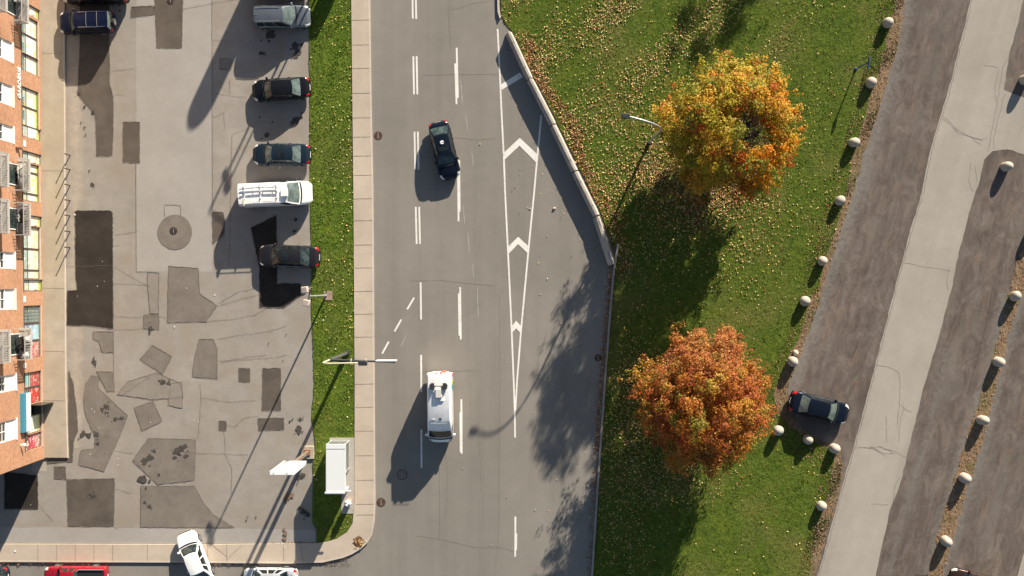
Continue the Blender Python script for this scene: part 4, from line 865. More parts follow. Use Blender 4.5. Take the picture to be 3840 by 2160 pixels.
# right-hand side and bottom edge
make_car("parked_sedan", "black sedan with white corner lamps, parked on the gravel by the three bollards", "car", 3063, 1526, 1, .262, 4.92, 1.86, NBLK, SEDAN, glass=GLASSP, over=dict(tl=.06))
make_car("parked_car", "dark brown car nosing into the bottom right corner", "car", 3652, 2184, -1, -.27, 4.75, 1.84, BRN, SEDAN, rim=CHROME)
make_car("turning_sedan", "white sedan turning off the side street across the pavement", "car", 741, 2092, -.40, -1, 4.80, 1.84, WHT, SEDAN, over=dict(hl=.06))
make_car("parked_sedan", "pale silver sedan on the side street behind the turning white car", "car", 1019, 2162, -1, 0, 4.45, 1.80, SILW, SEDAN, "cars along the side street", glass=GLASS, trim=CHROME)
make_car("parked_suv", "dark car with red tail lamp in the bottom left corner", "suv", -62, 2158, -1, 0, 4.7, 1.84, TEALN, SUV, "cars along the side street")
# red pickup
PICK = dict(SUV); PICK.update(top=[(0, .70), (.012, .82), (.05, .94), (.12, 1.0), (.24, 1.05), (.32, 1.08), (.9, 1.08), (.985, 1.08), (1, .98)], w=[(0, .66), (.012, .78), (.04, .89), (.09, .97), (.16, 1), (.97, 1), (1, .97)], cowl=.265, rf=.335, rr=.52, br=.545, wr=.76, H=1.75, sidev=[0, .06, .40, .47, .92, 1], open=(1, 3))
r, k = make_car("pickup_truck", "red pickup truck with open black cargo bed on the side street", "pickup", 297, 2158, -1, .0, 5.25, 1.88, REDP, PICK, "cars along the side street", bump_m=CHROME)
zb_ = 1.125
MB().box(-2.42, -.30, -.70, .70, zb_ - .02, zb_ + .004).build("cargo_bed", mat("bed_liner", (.012, .012, .013), .7), r)
for sg in (-1, 1): MB().tube([(-2.45, sg * .76, zb_ + .05), (-.40, sg * .76, zb_ + .05), (-.22, sg * .60, zb_ + .10)], .045, 7).build("bed_rail", GREYM, r)
MB().tube([(-.22, -.62, zb_ + .10), (-.22, .62, zb_ + .10)], .045, 7).build("bed_rail", CHROME, r)
MB().bevbox(-2.56, -2.46, -.72, .72, .7, zb_ + .04, .02).build("tailgate", REDP, r)

# ------------------------------------------------------------------ concrete road barriers
BAR = [((1907, 117), (1987, 289)), ((1988, 294), (2075, 462)), ((2075, 468), (2157, 638)), ((2158, 643), (2239, 806)), ((2239, 812), (2296, 992))]
for i, (a, b) in enumerate(BAR):
    a = PZ(a[0], a[1], .85); b = PZ(b[0], b[1], .85); d = Vector((b[0] - a[0], b[1] - a[1], 0)); L_ = d.length
    r = tag(empty("road_barrier", ((a[0] + b[0]) / 2, (a[1] + b[1]) / 2, 0.0), math.atan2(d.y, d.x)), "grey concrete road barrier, %s of the five angled blocks beside the lawn" % ["topmost", "second from the top", "middle one", "second from the bottom", "lowest"][i], "barrier", "concrete road barriers")
    prof = [(-.30, 0), (-.30, .10), (-.14, .34), (-.11, .83), (-.09, .85), (.09, .85), (.11, .83), (.14, .34), (.30, .10), (.30, 0)]
    xs = np.linspace(-L_ / 2, L_ / 2, 13); vs = []
    for j, x in enumerate(xs):
        e = 1.0 if 0 < j < 12 else .93
        vs += [(x, y * e + random.uniform(-.006, .006), z * (1 if e == 1 else .985) + random.uniform(-.006, .006)) for y, z in prof]
    n = len(prof); fc = [(p * n + q, p * n + q + 1, (p + 1) * n + q + 1, (p + 1) * n + q) for p in range(12) for q in range(n - 1)] + [tuple(range(n)), tuple(range(13 * n - 1, 12 * n - 1, -1))]
    MB().add(vs, fc).build("block", CONC, r)
    for x in (-L_ * .27, L_ * .27): MB().tube([(x, -.02, .845), (x, .02, .93), (x + .12, .02, .93), (x + .12, -.02, .845)], .012, 5).build("lifting_loop", DARKM, r)

# ------------------------------------------------------------------ bollards
def boll_mesh():
    b = MB().lathe([(.41, 0), (.405, .40), (.385, .56), (.335, .70), (.25, .80), (.14, .86), (.03, .88)], n=26)
    return b
def bollard(label, px, py, z=.05, group="concrete bollards", s=1.0, sz=1.0):
    global bol0
    x, y, _ = P(px, py)
    if bol0 is None: o = boll_mesh().build("bollard", BOLL, None, math.radians(60)); bol0 = o
    else: o = bol0.copy(); COL.objects.link(o)
    o.location = (x, y, z - .02); o.scale = (s, s, sz); o.rotation_euler = (random.uniform(-.09, .09), random.uniform(-.09, .09), random.uniform(0, 6)); o.scale = (s * random.uniform(.93, 1.07), s * random.uniform(.93, 1.07), sz * random.uniform(.9, 1.08))
    return tag(o, label, "bollard", group)
bol0 = None
LG = "bollards along the lawn"
for label, px, py, s in (("pale round-topped bollard at the top right corner of the lawn", 3332, 83, 1), ("pale bollard on the lawn edge just below the blue sign post", 3270, 309, 1), ("pale bollard on the lawn edge level with the upper tree's branches", 3206, 532, 1),
    ("pale bollard on the lawn edge, fourth from the top", 3154, 752, 1), ("pale bollard on the lawn edge, fifth from the top", 3088, 978, .98), ("pale bollard on the lawn edge, level with the gap between the trees", 3022, 1130, 1.02),
    ("small pale bollard stub standing right behind a larger one", 2988, 1325, .60), ("pale bollard with the small stub right behind it", 2975, 1357, 1), ("pale bollard nearest the lower tree, left of the parked black sedan's shadow", 2921, 1616, 1),
    ("pale bollard in the black sedan's shadow, middle of three", 3033, 1650, .98), ("pale bollard at the right of the three below the black sedan", 3132, 1684, 1), ("pale bollard alone on the lower lawn edge", 3083, 1900, .95)):
    k = 1 - .5 / H; bollard(label, 1920 + (px - 1920) * k, 1080 + (py - 1080) * k, group=LG, s=s, sz=s if s < .7 else 1)
RG = "bollards along the dirt strip"
for label, px, py in (("pale bollard cut by the right edge beside the paved junction", 3846, 298), ("pale bollard alone on the brown island below the paved junction", 3776, 624), ("pale bollard topmost of the row on the dirt strip", 3811, 1112), ("pale bollard second from the top on the dirt strip", 3747, 1357),
    ("pale bollard third from the top on the dirt strip", 3686, 1577), ("pale bollard second from the bottom on the dirt strip", 3620, 1794), ("pale bollard lowest on the dirt strip above the brown car", 3550, 2030), ("pale bollard just past the right edge by the dirt strip", 3880, 860)):
    k = 1 - .45 / H; bollard(label, 1920 + (px - 1920) * k, 1080 + (py - 1080) * k, z=.04, group=RG, s=1, sz=1.12)

# ------------------------------------------------------------------ lamps, signs, shelter
def arc(p0, p1, p2, n=10): return [tuple(Vector(p0) * (1 - t) ** 2 + Vector(p1) * 2 * t * (1 - t) + Vector(p2) * t * t) for t in np.linspace(0, 1, n)]
def rel(p, base): return (p[0] - base[0], p[1] - base[1], p[2])
# park lamp with curved arm
b = P(2433, 536); r = tag(empty("street_lamp", (b[0], b[1], .04)), "grey street lamp with a long curved arm standing on the lawn beside the upper tree", "lamp", "street lamps")
hp = rel(PZ(2352, 436, 9.6), b); bend = rel(PZ(2487, 476, 8.0), b)
MB().tube([(0, 0, 0), (0, 0, .3)], .16, 12).build("base", DARKM, r)
LG_ = mat("lamp_grey", (.42, .43, .45), .4, .4)
MB().tube([(0, 0, .3), (0, 0, 3), (0, 0, 7.2)], [.11, .10, .08], 12).build("pole", LG_, r, SM)
MB().tube([(0, 0, 7.2)] + arc((0, 0, 7.3), (0, 0, 9.9), (hp[0] + .1, hp[1] - .02, hp[2]), 14), .065, 10).build("arm", LG_, r, SM)
MB().bevbox(-.42, .20, -.19, .19, -.07, .12, .05).build("lamp_head", DARKM, r, False, (hp[0], hp[1], hp[2]))
# tall lamp and sign mast on the verge
b = P(1302, 1324); r = tag(empty("street_lamp", (b[0], b[1], .06)), "tall dark mast with cream lamp arm and long sign arm over the road", "lamp", "street lamps")
MB().tube([(0, 0, 0), (0, 0, .55)], [.24, .2], 14).build("base", DARKM, r); MB().tube([(0, 0, .55), (0, 0, 8.9)], [.15, .12], 14).build("pole", mat("dark_grey_pole", (.12, .125, .13), .4, .5), r, SM)
MB().tube([(0, 0, 8.9), (0, 0, 11.6)], [.07, .055], 12).build("upper_pole", CREAM, r, SM)
he = rel(PZ(1352, 1361, 12.3), b); MB().tube(arc((0, 0, 11.6), (0, 0, 12.4), (.6, -.02, 12.35), 8) + [(he[0] - .1, he[1], he[2])], .048, 10).build("lamp_arm", CREAM, r, SM)
MB().bevbox(-.15, .50, -.19, .19, -.08, .12, .05).build("lamp_head", DARKM, r, False, he)
se = rel(PZ(1484, 1357.5, 8.9), b); MB().tube([(-.1, .02, 8.9), (se[0], se[1], 8.95)], [.10, .055], 10).build("sign_arm", DARKM, r, SM)
s0 = rel(PZ(1410, 1353.5, 8.9), b); s1 = rel(PZ(1486, 1355.5, 8.9), b); MB().box(s0[0], s1[0], s0[1] - .01, s0[1] + .05, 8.1, 9.15).build("road_sign", WHITE, r)
for xx in (.33, .55): MB().box(se[0] * xx - .03, se[0] * xx + .03, -.08, .12, 8.8, 9.12).build("arm_clamp", CREAM, r)
# twin floodlight
def floodlight(px, py, label, n0):
    b = P(px, py); r = tag(empty("floodlight_mast", (b[0], b[1], .06)), label, "floodlight", "twin floodlights")
    MB().bevbox(-.22, .50, -.40, .34, -.06, .06, .02).build("footing", ground_mat("footing_concrete", (.26, .19, .145), (.34, .255, .20), .2), r)
    MB().tube([(0, 0, .06), (0, 0, 7.7)], [.085, .06], 10).build("pole", LG_, r, SM); MB().tube([(.0, .0, .07), (.12, .55, .12)], .04, 6).build("hinge_bar", CHROME, r)
    MB().tube([(.06, .52, 7.72), (-.08, -.55, 7.72)], .05, 8).build("crossbar", DARKM, r)
    for q, (x_, y_) in enumerate(((-.33, .48), (-.22, -.52))):
        h = MB().bevbox(-.27, .27, -.25, .25, -.12, .14, .05).build("flood_head", mat("beige_head", (.50, .42, .36), .5), r, False, (x_, y_, 7.75)); h.rotation_euler = (0, -.32, .1 - .25 * q)
        MB().tube([(.28, 0, -.05), (.36, 0, -.02)], .04, 6).build("bracket", CHROME, h)
    return r
floodlight(1224, 1108, "twin beige floodlight on a leaning grey mast at the lot's grass edge", 0)
floodlight(1287, -222, "twin floodlight mast on the verge past the top edge", 1)
b = P(1322, -345); r = tag(empty("street_lamp", (b[0], b[1], .06)), "tall lamp on the verge past the top edge of the view", "lamp", "street lamps")
MB().tube([(0, 0, 0), (0, 0, .5)], .2, 12).build("base", DARKM, r); MB().tube([(0, 0, .5), (0, 0, 9.8)], [.11, .08], 10).build("pole", LG_, r, SM); MB().tube([(0, 0, 9.8), (1.8, 0, 10.2)], .06, 8).build("arm", LG_, r); MB().bevbox(1.7, 2.3, -.15, .15, 10.1, 10.3, .04).build("lamp_head", DARKM, r)
# pylon signs
def pylon(px, py, label, rounded):
    b = P(px, py); r = tag(empty("pylon_sign", (b[0], b[1], .02)), label, "sign", "pylon signs")
    MB().bevbox(-.55, .55, -.55, .55, -.02, .16, .04).build("footing", SHOPW, r); MB().bevbox(-.26, .26, -.26, .26, .16, .24, .02).build("base_plate", mat("rust_plate", (.24, .10, .06), .8), r)
    MB().bevbox(-.14, .14, -.14, .14, .24, 5.52, .03).build("column", ground_mat("weathered_column", (.16, .115, .085), (.24, .185, .14), .3, bscale=1.5), r)
    x0, x1 = (-.90, .92); t = .15
    if rounded:
        n = 16; pts = [(x0, 4.6), (x1, 4.6)] + [((x0 + x1) / 2 + .91 * math.cos(a), 8.6 + .95 * math.sin(a)) for a in np.linspace(0, math.pi, n)]
        m_ = len(pts); vs = [(x, -t, z) for x, z in pts] + [(x, t, z) for x, z in pts]
        MB().add(vs, [tuple(range(m_)), tuple(range(2 * m_ - 1, m_ - 1, -1))] + [(i, m_ + i, m_ + (i + 1) % m_, (i + 1) % m_) for i in range(m_)]).build("panel", WHITE, r)
    else:
        pn = MB().bevbox(x0, x1, -t, t, 5.5, 10.4, .03).build("panel", mat("sign_white", (.80, .80, .79), .45), r)
        for x_ in (-.6, .4): MB().tube([(x_, 0, 10.4), (x_, 0, 10.44)], .03, 8).build("roof_bolt", DARKM, pn)
    return r
pylon(1154, 1696, "white box sign on a rusty column, left of the bus shelter", False)
pylon(1236, -620, "white round-topped pylon sign past the top edge of the view", True)
r = tag(empty("verge_occluder", (*P(1268, -85)[:2], .06)), "unseen grey cabinet on the verge past the top edge", "occluder")
MB().bevbox(-.65, .55, -.3, .3, 0, 1.95, .03).build("occluder_body", GREYM, r); MB().box(-.5, .4, -.32, -.301, .2, 1.7).build("occluder_panel", GREYM, r)  # unseen block, added and sized so that its shadow falls on the verge
# blue sign post
b = P(3208, 260); r = tag(empty("sign_post", (b[0], b[1], .04)), "thin blue post with a blue plate, seen nearly end-on at the lawn's right edge", "sign")
BLU = mat("blue_enamel", (.015, .06, .20), .4)
MB().tube([(0, 0, 0), (.42, .22, 1.95)], .05, 8).build("post", BLU, r); MB().lathe([(.14, 0), (.13, .10), (.05, .16)], n=10).build("base", BLU, r); MB().box(.42, .50, -.25, .68, 1.75, 2.05).build("plate", BLU, r)
r.rotation_euler = (0, 0, -.15)
# bus shelter
c0 = P(1241, 1649); c1 = P(1313, 1823); r = tag(empty("bus_shelter", ((c0[0] + c1[0]) / 2, (c0[1] + c1[1]) / 2, .07)), "white-roofed glass bus shelter on the verge beside the pavement", "bus shelter")
hx, hy = (c1[0] - c0[0]) / 2, (c0[1] - c1[1]) / 2
structure(MB().prism(W([(1236, 1641), (1330, 1641), (1330, 1829), (1328, 1925), (1280, 1925), (1283, 1838), (1236, 1832)]), -.05, .105).build("concrete_pad", ground_mat("pad_concrete", (.36, .335, .30), (.43, .405, .365), .12)))
ALU = mat("pale_aluminium", (.60, .62, .62), .35, .3); SHR = mat("shelter_roof", (.66, .69, .69), .45)
MB().bevbox(-hx, hx, -hy, hy, 2.42, 2.52, .03).build("roof", SHR, r); MB().box(-hx + .02, hx - .02, hy - .40, hy - .37, 2.52, 2.535).build("roof_joint", GREYM, r)
for x_, y_ in ((-hx + .06, hy - .06), (hx - .06, hy - .06), (-hx + .06, -hy + .06), (hx - .06, -.4), (-hx + .06, 0)): MB().box(x_ - .035, x_ + .035, y_ - .035, y_ + .035, .04, 2.42).build("post", ALU, r)
SG = mat("shelter_glass", (.75, .82, .80), .03); n = NT(SG); SG.node_tree.nodes["Principled BSDF"].inputs["Transmission Weight"].default_value = .93; SG.node_tree.nodes["Principled BSDF"].inputs["IOR"].default_value = 1.05
MB().box(-hx + .10, hx - .10, hy - .07, hy - .05, .25, 2.35).build("glass_pane", SG, r); MB().box(-hx + .05, -hx + .07, .06, hy - .12, .25, 2.35).build("glass_pane", SG, r); MB().box(-hx + .05, -hx + .07, -hy + .12, -.06, .25, 2.35).build("glass_pane", SG, r); MB().box(hx - .07, hx - .05, -.34, hy - .12, .25, 2.35).build("glass_pane", SG, r)
for yy in (hy - .06,): MB().box(-hx + .1, hx - .1, yy - .03, yy + .03, .10, .18).build("floor_rail", ALU, r)
MB().box(hx - .09, hx - .03, -.36, hy - .1, .10, .18).build("floor_rail", ALU, r)
MB().bevbox(-hx - .08, hx - .06, -hy - .16, -hy - .002, .12, 2.60, .02).build("advert_panel", mat("advert_grey", (.50, .55, .60), .4), r)
MB().bevbox(hx - .02, hx + .42, -hy - .02, -hy + .06, 2.2, 2.28, .02).build("bracket", WHITE, r)
bench = MB().box(-hx + .2, -hx + .6, -1.2, 1.3, .42, .47).build("bench", mat("bench_wood", (.25, .17, .10), .7), r)
for yy in (-.9, 1.0): MB().box(-hx + .25, -hx + .32, yy - .03, yy + .03, .04, .42).build("leg", ALU, bench)
# litter bin
b = P(1311, 1878); r = tag(empty("litter_bin", (b[0], b[1], .105)), "orange litter bin with a white lid on the concrete pad beside the bus shelter", "litter bin")
MB().lathe([(.20, 0), (.24, .05), (.26, .85), (.27, .88)], n=20).build("bin_body", mat("orange_plastic", (.55, .27, .17), .5), r, SM)
MB().lathe([(.28, .88), (.29, .94), (.24, 1.04), (.12, 1.12), (.03, 1.13)], n=20).build("lid", LET, r, SM)
for a in range(3): MB().bevbox(-.07, .07, -.05, .05, 1.05, 1.2, .02).build("lid_flap", LET, r, False, (.15 * math.cos(a * 2.1), .15 * math.sin(a * 2.1), 0))

# ------------------------------------------------------------------ covers, stones, small things
def cover(label, px, py, rad, z, cross=False):
    b = P(px, py); r = tag(empty("manhole_cover", (b[0], b[1], z)), label, "manhole cover", "manhole covers")
    MB().lathe([(rad, 0), (rad, .012), (rad * .86, .014)], n=28).build("frame", RUST, r); MB().lathe([(rad * .84, .014), (rad * .8, .02), (.01, .022)], n=28).build("lid", ASPH if cross == 2 else DARKM if cross else RUST, r)
    MB().box(-.02, .02, -rad * .7, rad * .7, .022, .026).build("slot", mat("pale_dust", (.35, .3, .27), .9), r)
    if cross:
        for q in (.35, .6): MB().tube([(rad * q * math.cos(a), rad * q * math.sin(a), .024) for a in np.linspace(0, 6.28, 18)], .012, 4).build("rib", RUST, r)
    return r
cover("rust-brown round cover near the kerb, level with the passing sedan", 1418, 509, .36, .0, False)
cover("rust-brown round cover near the kerb below the bus shelter's level", 1429, 1884, .38, .0, False)
cover("grey ringed cover lying in the tall van's shadow", 1508, 1780, .43, .0, 2)
cover("dark round cover centred in the round asphalt patch of the lot", 651, 866, .33, .037, True)
cover("rusty round drain cover by the park kerb", 2243, 1342, .30, .0, False)
cover("dark round cover at the top edge of the lot", 640, 3, .28, .036, True)
dr = tag(empty("drain_pit", (*P(1346, 2029)[:2], .142)), "leaf-choked drain hole in the pavement corner", "drain"); MB().sheet([(x, y) for x, y in [(.44 * math.cos(a) * random.uniform(.85, 1.1), .46 * math.sin(a) * random.uniform(.85, 1.1)) for a in np.linspace(0, 6.28, 18)[:-1]]], .003).build("pit", DIRT, dr)
def stone(label, px, py, rad, z=.0):
    random.seed(int(px)); ph = [random.uniform(0, 6) for _ in range(4)]
    def f(a, b_):
        t = a * 2 * math.pi; q = (b_ - .2) * math.pi / 1.6; k_ = 1 + .18 * math.sin(2 * t + ph[0]) + .1 * math.sin(3 * t + ph[1] + 2 * q)
        return (rad * k_ * math.cos(t) * math.cos(q), rad * .8 * k_ * math.sin(t) * math.cos(q), rad * .7 * math.sin(q) + rad * .25)
    o = MB().grid(f, 16, 8).build("stone", mat("pinkish_stone", (.50, .36, .28), .9), None, True); o.location = (*P(px, py)[:2], z); return tag(o, label, "stone", "loose stones")
stone("largest loose pinkish stone on the road beside the hatched marking", 2078, 782, .14); stone("small pinkish stone on the road touching the hatched marking's right line", 1987, 783, .075)
stone("small stone on the road under the lowest chevron's level", 2025, 1104, .05); stone("pale stone behind the middle barrier's lower end", 2155, 612, .14, .05); stone("pale stone on the grass against the fourth barrier", 2232, 785, .17, .05)
lt = MB()
for x, y, s_ in ((282, 805, 7), (385, 980, 3), (392, 1055, 3), (366, 1073, 4), (291, 1110, 3), (260, 1350, 3), (655, 1225, 6), (806, 1106, 6), (365, 1300, 3), (700, 1080, 4), (400, 1555, 4), (345, 1534, 4), (355, 1544, 4), (374, 1605, 3), (432, 1460, 3), (444, 1720, 4), (444, 1743, 4), (565, 1583, 4), (339, 1702, 4), (116, 1893, 3), (1068, 2049, 5), (60, 2065, 10), (1214, 1200, 6), (1050, 630, 6), (1000, 470, 3), (745, 1580, 3), (730, 1575, 3)):
    a = random.uniform(0, 3); ca, sa = math.cos(a) * s_ / 2, math.sin(a) * s_ / 2
    lt.sheet([P(x + ca, y + sa)[:2], P(x - sa, y + ca)[:2], P(x - ca, y - sa)[:2], P(x + sa, y - ca)[:2]], .165 if (y > 2042 or 1183 < x < 1330) else .06)
tag(lt.build("litter_scraps", LET), kind="stuff")

# ------------------------------------------------------------------ trees
def leaf_mat(name, transl=.35):
    m = mat(name, rough=.55, spec=.3); n = NT(m)
    at = n.new("ShaderNodeAttribute"); at.attribute_name = "Col"; n.l.new(at.outputs["Color"], n.b.inputs["Base Color"])
    tr = n.new("ShaderNodeBsdfTranslucent"); n.l.new(at.outputs["Color"], tr.inputs[0])
    mx = n.new("ShaderNodeMixShader"); mx.inputs[0].default_value = transl
    out = [x for x in n.n if x.type == 'OUTPUT_MATERIAL'][0]
    n.l.new(n.b.outputs[0], mx.inputs[1]); n.l.new(tr.outputs[0], mx.inputs[2]); n.l.new(mx.outputs[0], out.inputs[0]); return m
def leaf_cloud(name, cen, nrm, size, col, mt, parent=None, fold=.25):
    """One mesh of small pointed leaves: centres, normals, sizes and colours are arrays."""
    N = len(cen); a = rng.normal(size=(N, 3)); t = np.cross(nrm, a); t /= np.linalg.norm(t, axis=1)[:, None] + 1e-9; b = np.cross(nrm, t)
    s = size[:, None]
    v = np.stack([cen - t * s * .55, cen + b * s * .42 + nrm * s * fold * .5, cen + t * s * .60, cen - b * s * .42 + nrm * s * fold * .5], 1).reshape(-1, 3)
    me = bpy.data.meshes.new(name); me.vertices.add(4 * N); me.vertices.foreach_set("co", v.ravel().astype(np.float32))
    me.loops.add(4 * N); me.loops.foreach_set("vertex_index", np.arange(4 * N, dtype=np.int32))
    me.polygons.add(N); me.polygons.foreach_set("loop_start", np.arange(0, 4 * N, 4, dtype=np.int32)); me.polygons.foreach_set("loop_total", np.full(N, 4, np.int32))
    ca = me.color_attributes.new("Col", 'FLOAT_COLOR', 'CORNER'); c4 = np.ones((4 * N, 4), np.float32); c4[:, :3] = np.repeat(col, 4, 0); ca.data.foreach_set("color", c4.ravel())
    me.materials.append(mt); me.update(); me.validate()
    o = bpy.data.objects.new(name, me); COL.objects.link(o)
    if parent: o.parent = parent
    return o
LEAFM = leaf_mat("autumn_leaf", .42)
def tree(label, px, py, cx, cy, rx, ry, zlo, zhi, zw, nclump, palette, seed, per=150, hole=None, lsize=.15, group="trees on the lawn", sparse=1.0, gap=.66, inner=3.6):
    r_ = np.random.default_rng(seed); b = P(px, py); root = tag(empty("maple_tree", (b[0], b[1], .04)), label, "tree", group)
    c0 = np.array(P(cx, cy)[:2]) - np.array(b[:2])
    clumps = []
    tries = 0
    lob = [(r_.uniform(0, 6.28), r_.integers(3, 9), r_.uniform(.015, .05)) for _ in range(4)]
    def shell(z, th):
        e = (z - zw) / ((zhi - zw) if z > zw else (zw - zlo)); R = math.sqrt(max(0, 1 - abs(e) ** 2.2)) if z > zw else math.sqrt(max(0, 1 - .55 * e * e))
        return R * (1 + sum(a_ * math.sin(k_ * th + p_) for p_, k_, a_ in lob))
    bad = lambda x, y, z: hole and any((x - h[0]) ** 2 + (y - h[1]) ** 2 < h[2] ** 2 and z > h[3] for h in hole)
    # boughs first, then the leafy sprays each bough carries
    boughs = []
    while len(boughs) < nclump and tries < 30000:
        tries += 1
        z = r_.uniform(zlo + .3, zhi - .5); th = r_.uniform(0, 2 * math.pi); R = shell(z, th); q = 1 - .55 * r_.uniform() ** 1.6; br = r_.uniform(.65, 1.25)
        R = max(0, R - .75 * br / rx); x, y = c0[0] + rx * R * q * math.cos(th), c0[1] + ry * R * q * math.sin(th)
        if any((x - p[0]) ** 2 + (y - p[1]) ** 2 + (1.15 * (z - p[2])) ** 2 < (gap * (br + p[3])) ** 2 for p in boughs): continue
        if bad(x, y, z): continue
        boughs.append((x, y, z, br)); bc = palette(x - c0[0], y - c0[1], z, r_)
        for k in range(int(15 * br * br) + 3):
            d = r_.normal(size=3); d /= np.linalg.norm(d); d[2] = abs(d[2]) * .75 + .25 * d[2]; f = br * r_.uniform(.45, 1.0)
            o = (x + d[0] * f, y + d[1] * f, z + d[2] * f * .75)
            if not bad(*o): clumps.append((*o, r_.uniform(.24, .48), bc if r_.uniform() < .72 else palette(o[0] - c0[0], o[1] - c0[1], o[2], r_)))
    for k in range(int(nclump * .9)):       # loose outlying sprays that break the outline
        z = r_.uniform(zlo + .4, zhi - .1); th = r_.uniform(0, 6.28); R = shell(z, th) * r_.uniform(.96, 1.07)
        x, y = c0[0] + rx * R * math.cos(th), c0[1] + ry * R * math.sin(th)
        if bad(x, y, z): continue
        cc = palette(x - c0[0], y - c0[1], z, r_)
        for w in range(r_.integers(1, 4)): clumps.append((x + r_.normal(scale=.22), y + r_.normal(scale=.22), z + r_.normal(scale=.15), r_.uniform(.16, .34), cc))
    for k in range(int(nclump * inner)):      # thin inner foliage
        z = r_.uniform(zlo + .5, zhi - 1.5); th = r_.uniform(0, 6.28); R = shell(z, th) * .86 * r_.uniform() ** .5; x, y = c0[0] + rx * R * math.cos(th), c0[1] + ry * R * math.sin(th)
        if not bad(x, y, z): clumps.append((x, y, z, r_.uniform(.4, .7), palette(x - c0[0], y - c0[1], z, r_)))
    cen, nr, cl, sz = [], [], [], []
    for (x, y, z, rad, base) in clumps:
        n = int(per * (rad / .40) ** 2 * r_.uniform(.75, 1.25) * sparse)
        d = r_.normal(size=(n, 3)); d /= np.linalg.norm(d, axis=1)[:, None]; rr = rad * r_.uniform(.25, 1.0, n) ** .5
        # drooping fringe: leaves hang in sprays radiating from the clump's twig
        p = d * rr[:, None] * np.array([1, 1, .62]); p += r_.normal(scale=.05, size=(n, 3))
        out = np.array([x - c0[0], y - c0[1], (z - zw) * .7]); out = out / (np.linalg.norm(out) + 1e-6)
        nn = d * .7 + np.array([0, 0, .8]) + out * .35 + r_.normal(scale=.45, size=(n, 3)); nn /= np.linalg.norm(nn, axis=1)[:, None]
        c = base * (1 + r_.normal(scale=.24, size=(n, 1))) * (1 + r_.normal(scale=.07, size=(n, 3)))
        cen.append(p + np.array([x, y, z])); nr.append(nn); cl.append(np.clip(c, .004, .9)); sz.append(r_.uniform(.72, 1.25, n) * lsize)
    leaf_cloud("crown", np.concatenate(cen), np.concatenate(nr), np.concatenate(sz), np.concatenate(cl), LEAFM, root)
    # trunk, limbs, twigs in one mesh
    t = MB(); fork = Vector((c0[0] * .12, c0[1] * .12, zlo + .4)); top = Vector((c0[0] * .75, c0[1] * .75, zhi - 2.0))
    t.tube([(0, 0, -.1), (0, 0, .25), (fork.x * .5, fork.y * .5, zlo * .6), fork], [.36, .25, .21, .19], 12)
    t.tube([fork, fork.lerp(top, .35) + Vector((.15, -.1, 0)), fork.lerp(top, .7) + Vector((-.15, .15, 0)), top], [.18, .13, .08, .03], 9)
    nl = 11; limbs = []
    for k in range(nl):
        th = 2 * math.pi * k / nl + r_.uniform(-.2, .2); s = fork.lerp(top, r_.uniform(0, .62)); rr = r_.uniform(.5, .78)
        e = Vector((c0[0] + rx * rr * math.cos(th), c0[1] + ry * rr * math.sin(th), min(zhi - 1.5, s.z + r_.uniform(1.2, 3.2)))); m = s.lerp(e, .5) + Vector((r_.uniform(-.3, .3), r_.uniform(-.3, .3), r_.uniform(-.2, .5)))
        pts = [s, s.lerp(m, .5), m, m.lerp(e, .5), e]; t.tube(pts, [.10, .085, .065, .045, .02], 7); limbs.append(pts)
    for (x, y, z, rad) in boughs:
        p = Vector((x, y, z)); q = min((w for l in limbs for w in l), key=lambda w: (w - p).length); m = q.lerp(p, .5) + Vector((0, 0, .12)); t.tube([q, m, p], [.035, .022, .008], 4, cap=False)
    if hole:      # bare grey limbs and twigs showing in the gap
        for h in hole[:3]:
            for k in range(22):
                th = r_.uniform(0, 6.28); s = Vector((h[0] + r_.uniform(-.2, .2), h[1] + r_.uniform(-.2, .2), r_.uniform(4.5, 6.5))); e = s + Vector((math.cos(th) * r_.uniform(.8, 1.9), math.sin(th) * r_.uniform(.8, 1.9), r_.uniform(.6, 2.2)))
                m = s.lerp(e, .5) + Vector((r_.uniform(-.15, .15), r_.uniform(-.15, .15), .1)); t.tube([s, m, e], [.05, .032, .01], 5, mi=1)
                for w in range(3): f = m.lerp(e, .33 * w); t.tube([f, f + Vector((r_.uniform(-.5, .5), r_.uniform(-.5, .5), r_.uniform(.1, .4)))], [.016, .005], 4, cap=False, mi=1)
            t.tube([fork, fork.lerp(Vector((h[0], h[1], 5.5)), .5), (h[0], h[1], 5.5), (h[0] + .1, h[1] + .1, 7.2)], [.18, .15, .12, .05], 9)
    t.build("trunk", [BARK, ground_mat("grey_twig", (.24, .215, .185), (.36, .33, .295), .25, bscale=2.0)], root, True)
    return root
A_ = lambda *c: np.array(c)
def pal_gold(x, y, z, r):      # upper-left side still yellow-green, right and lower side orange, sparse red sprays
    k = (x * .75 - y * .55) / 5.0 - .26 + r.normal(scale=.28)
    c = A_(.42, .34, .028) * (1 - np.clip(k + .5, 0, 1)) + A_(.74, .27, .012) * np.clip(k + .5, 0, 1)
    u = r.uniform()
    if u < .10: c = A_(.56, .12, .022)
    elif u < .27: c = A_(.27, .27, .03)
    elif u < .42: c = A_(.66, .40, .045)
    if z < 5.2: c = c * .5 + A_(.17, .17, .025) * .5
    return c
def pal_rust(x, y, z, r):
    u = r.uniform(); c = A_(.50, .20, .03)
    if u < .32: c = A_(.42, .125, .028)
    elif u < .50: c = A_(.52, .29, .045)
    elif u < .60: c = A_(.31, .25, .035)
    elif u < .66: c = A_(.30, .075, .025)
    if y > 2.6: c = c * .6 + A_(.40, .155, .06) * .4
    return c
def pal_thin(x, y, z, r): return A_(.36, .18, .04)
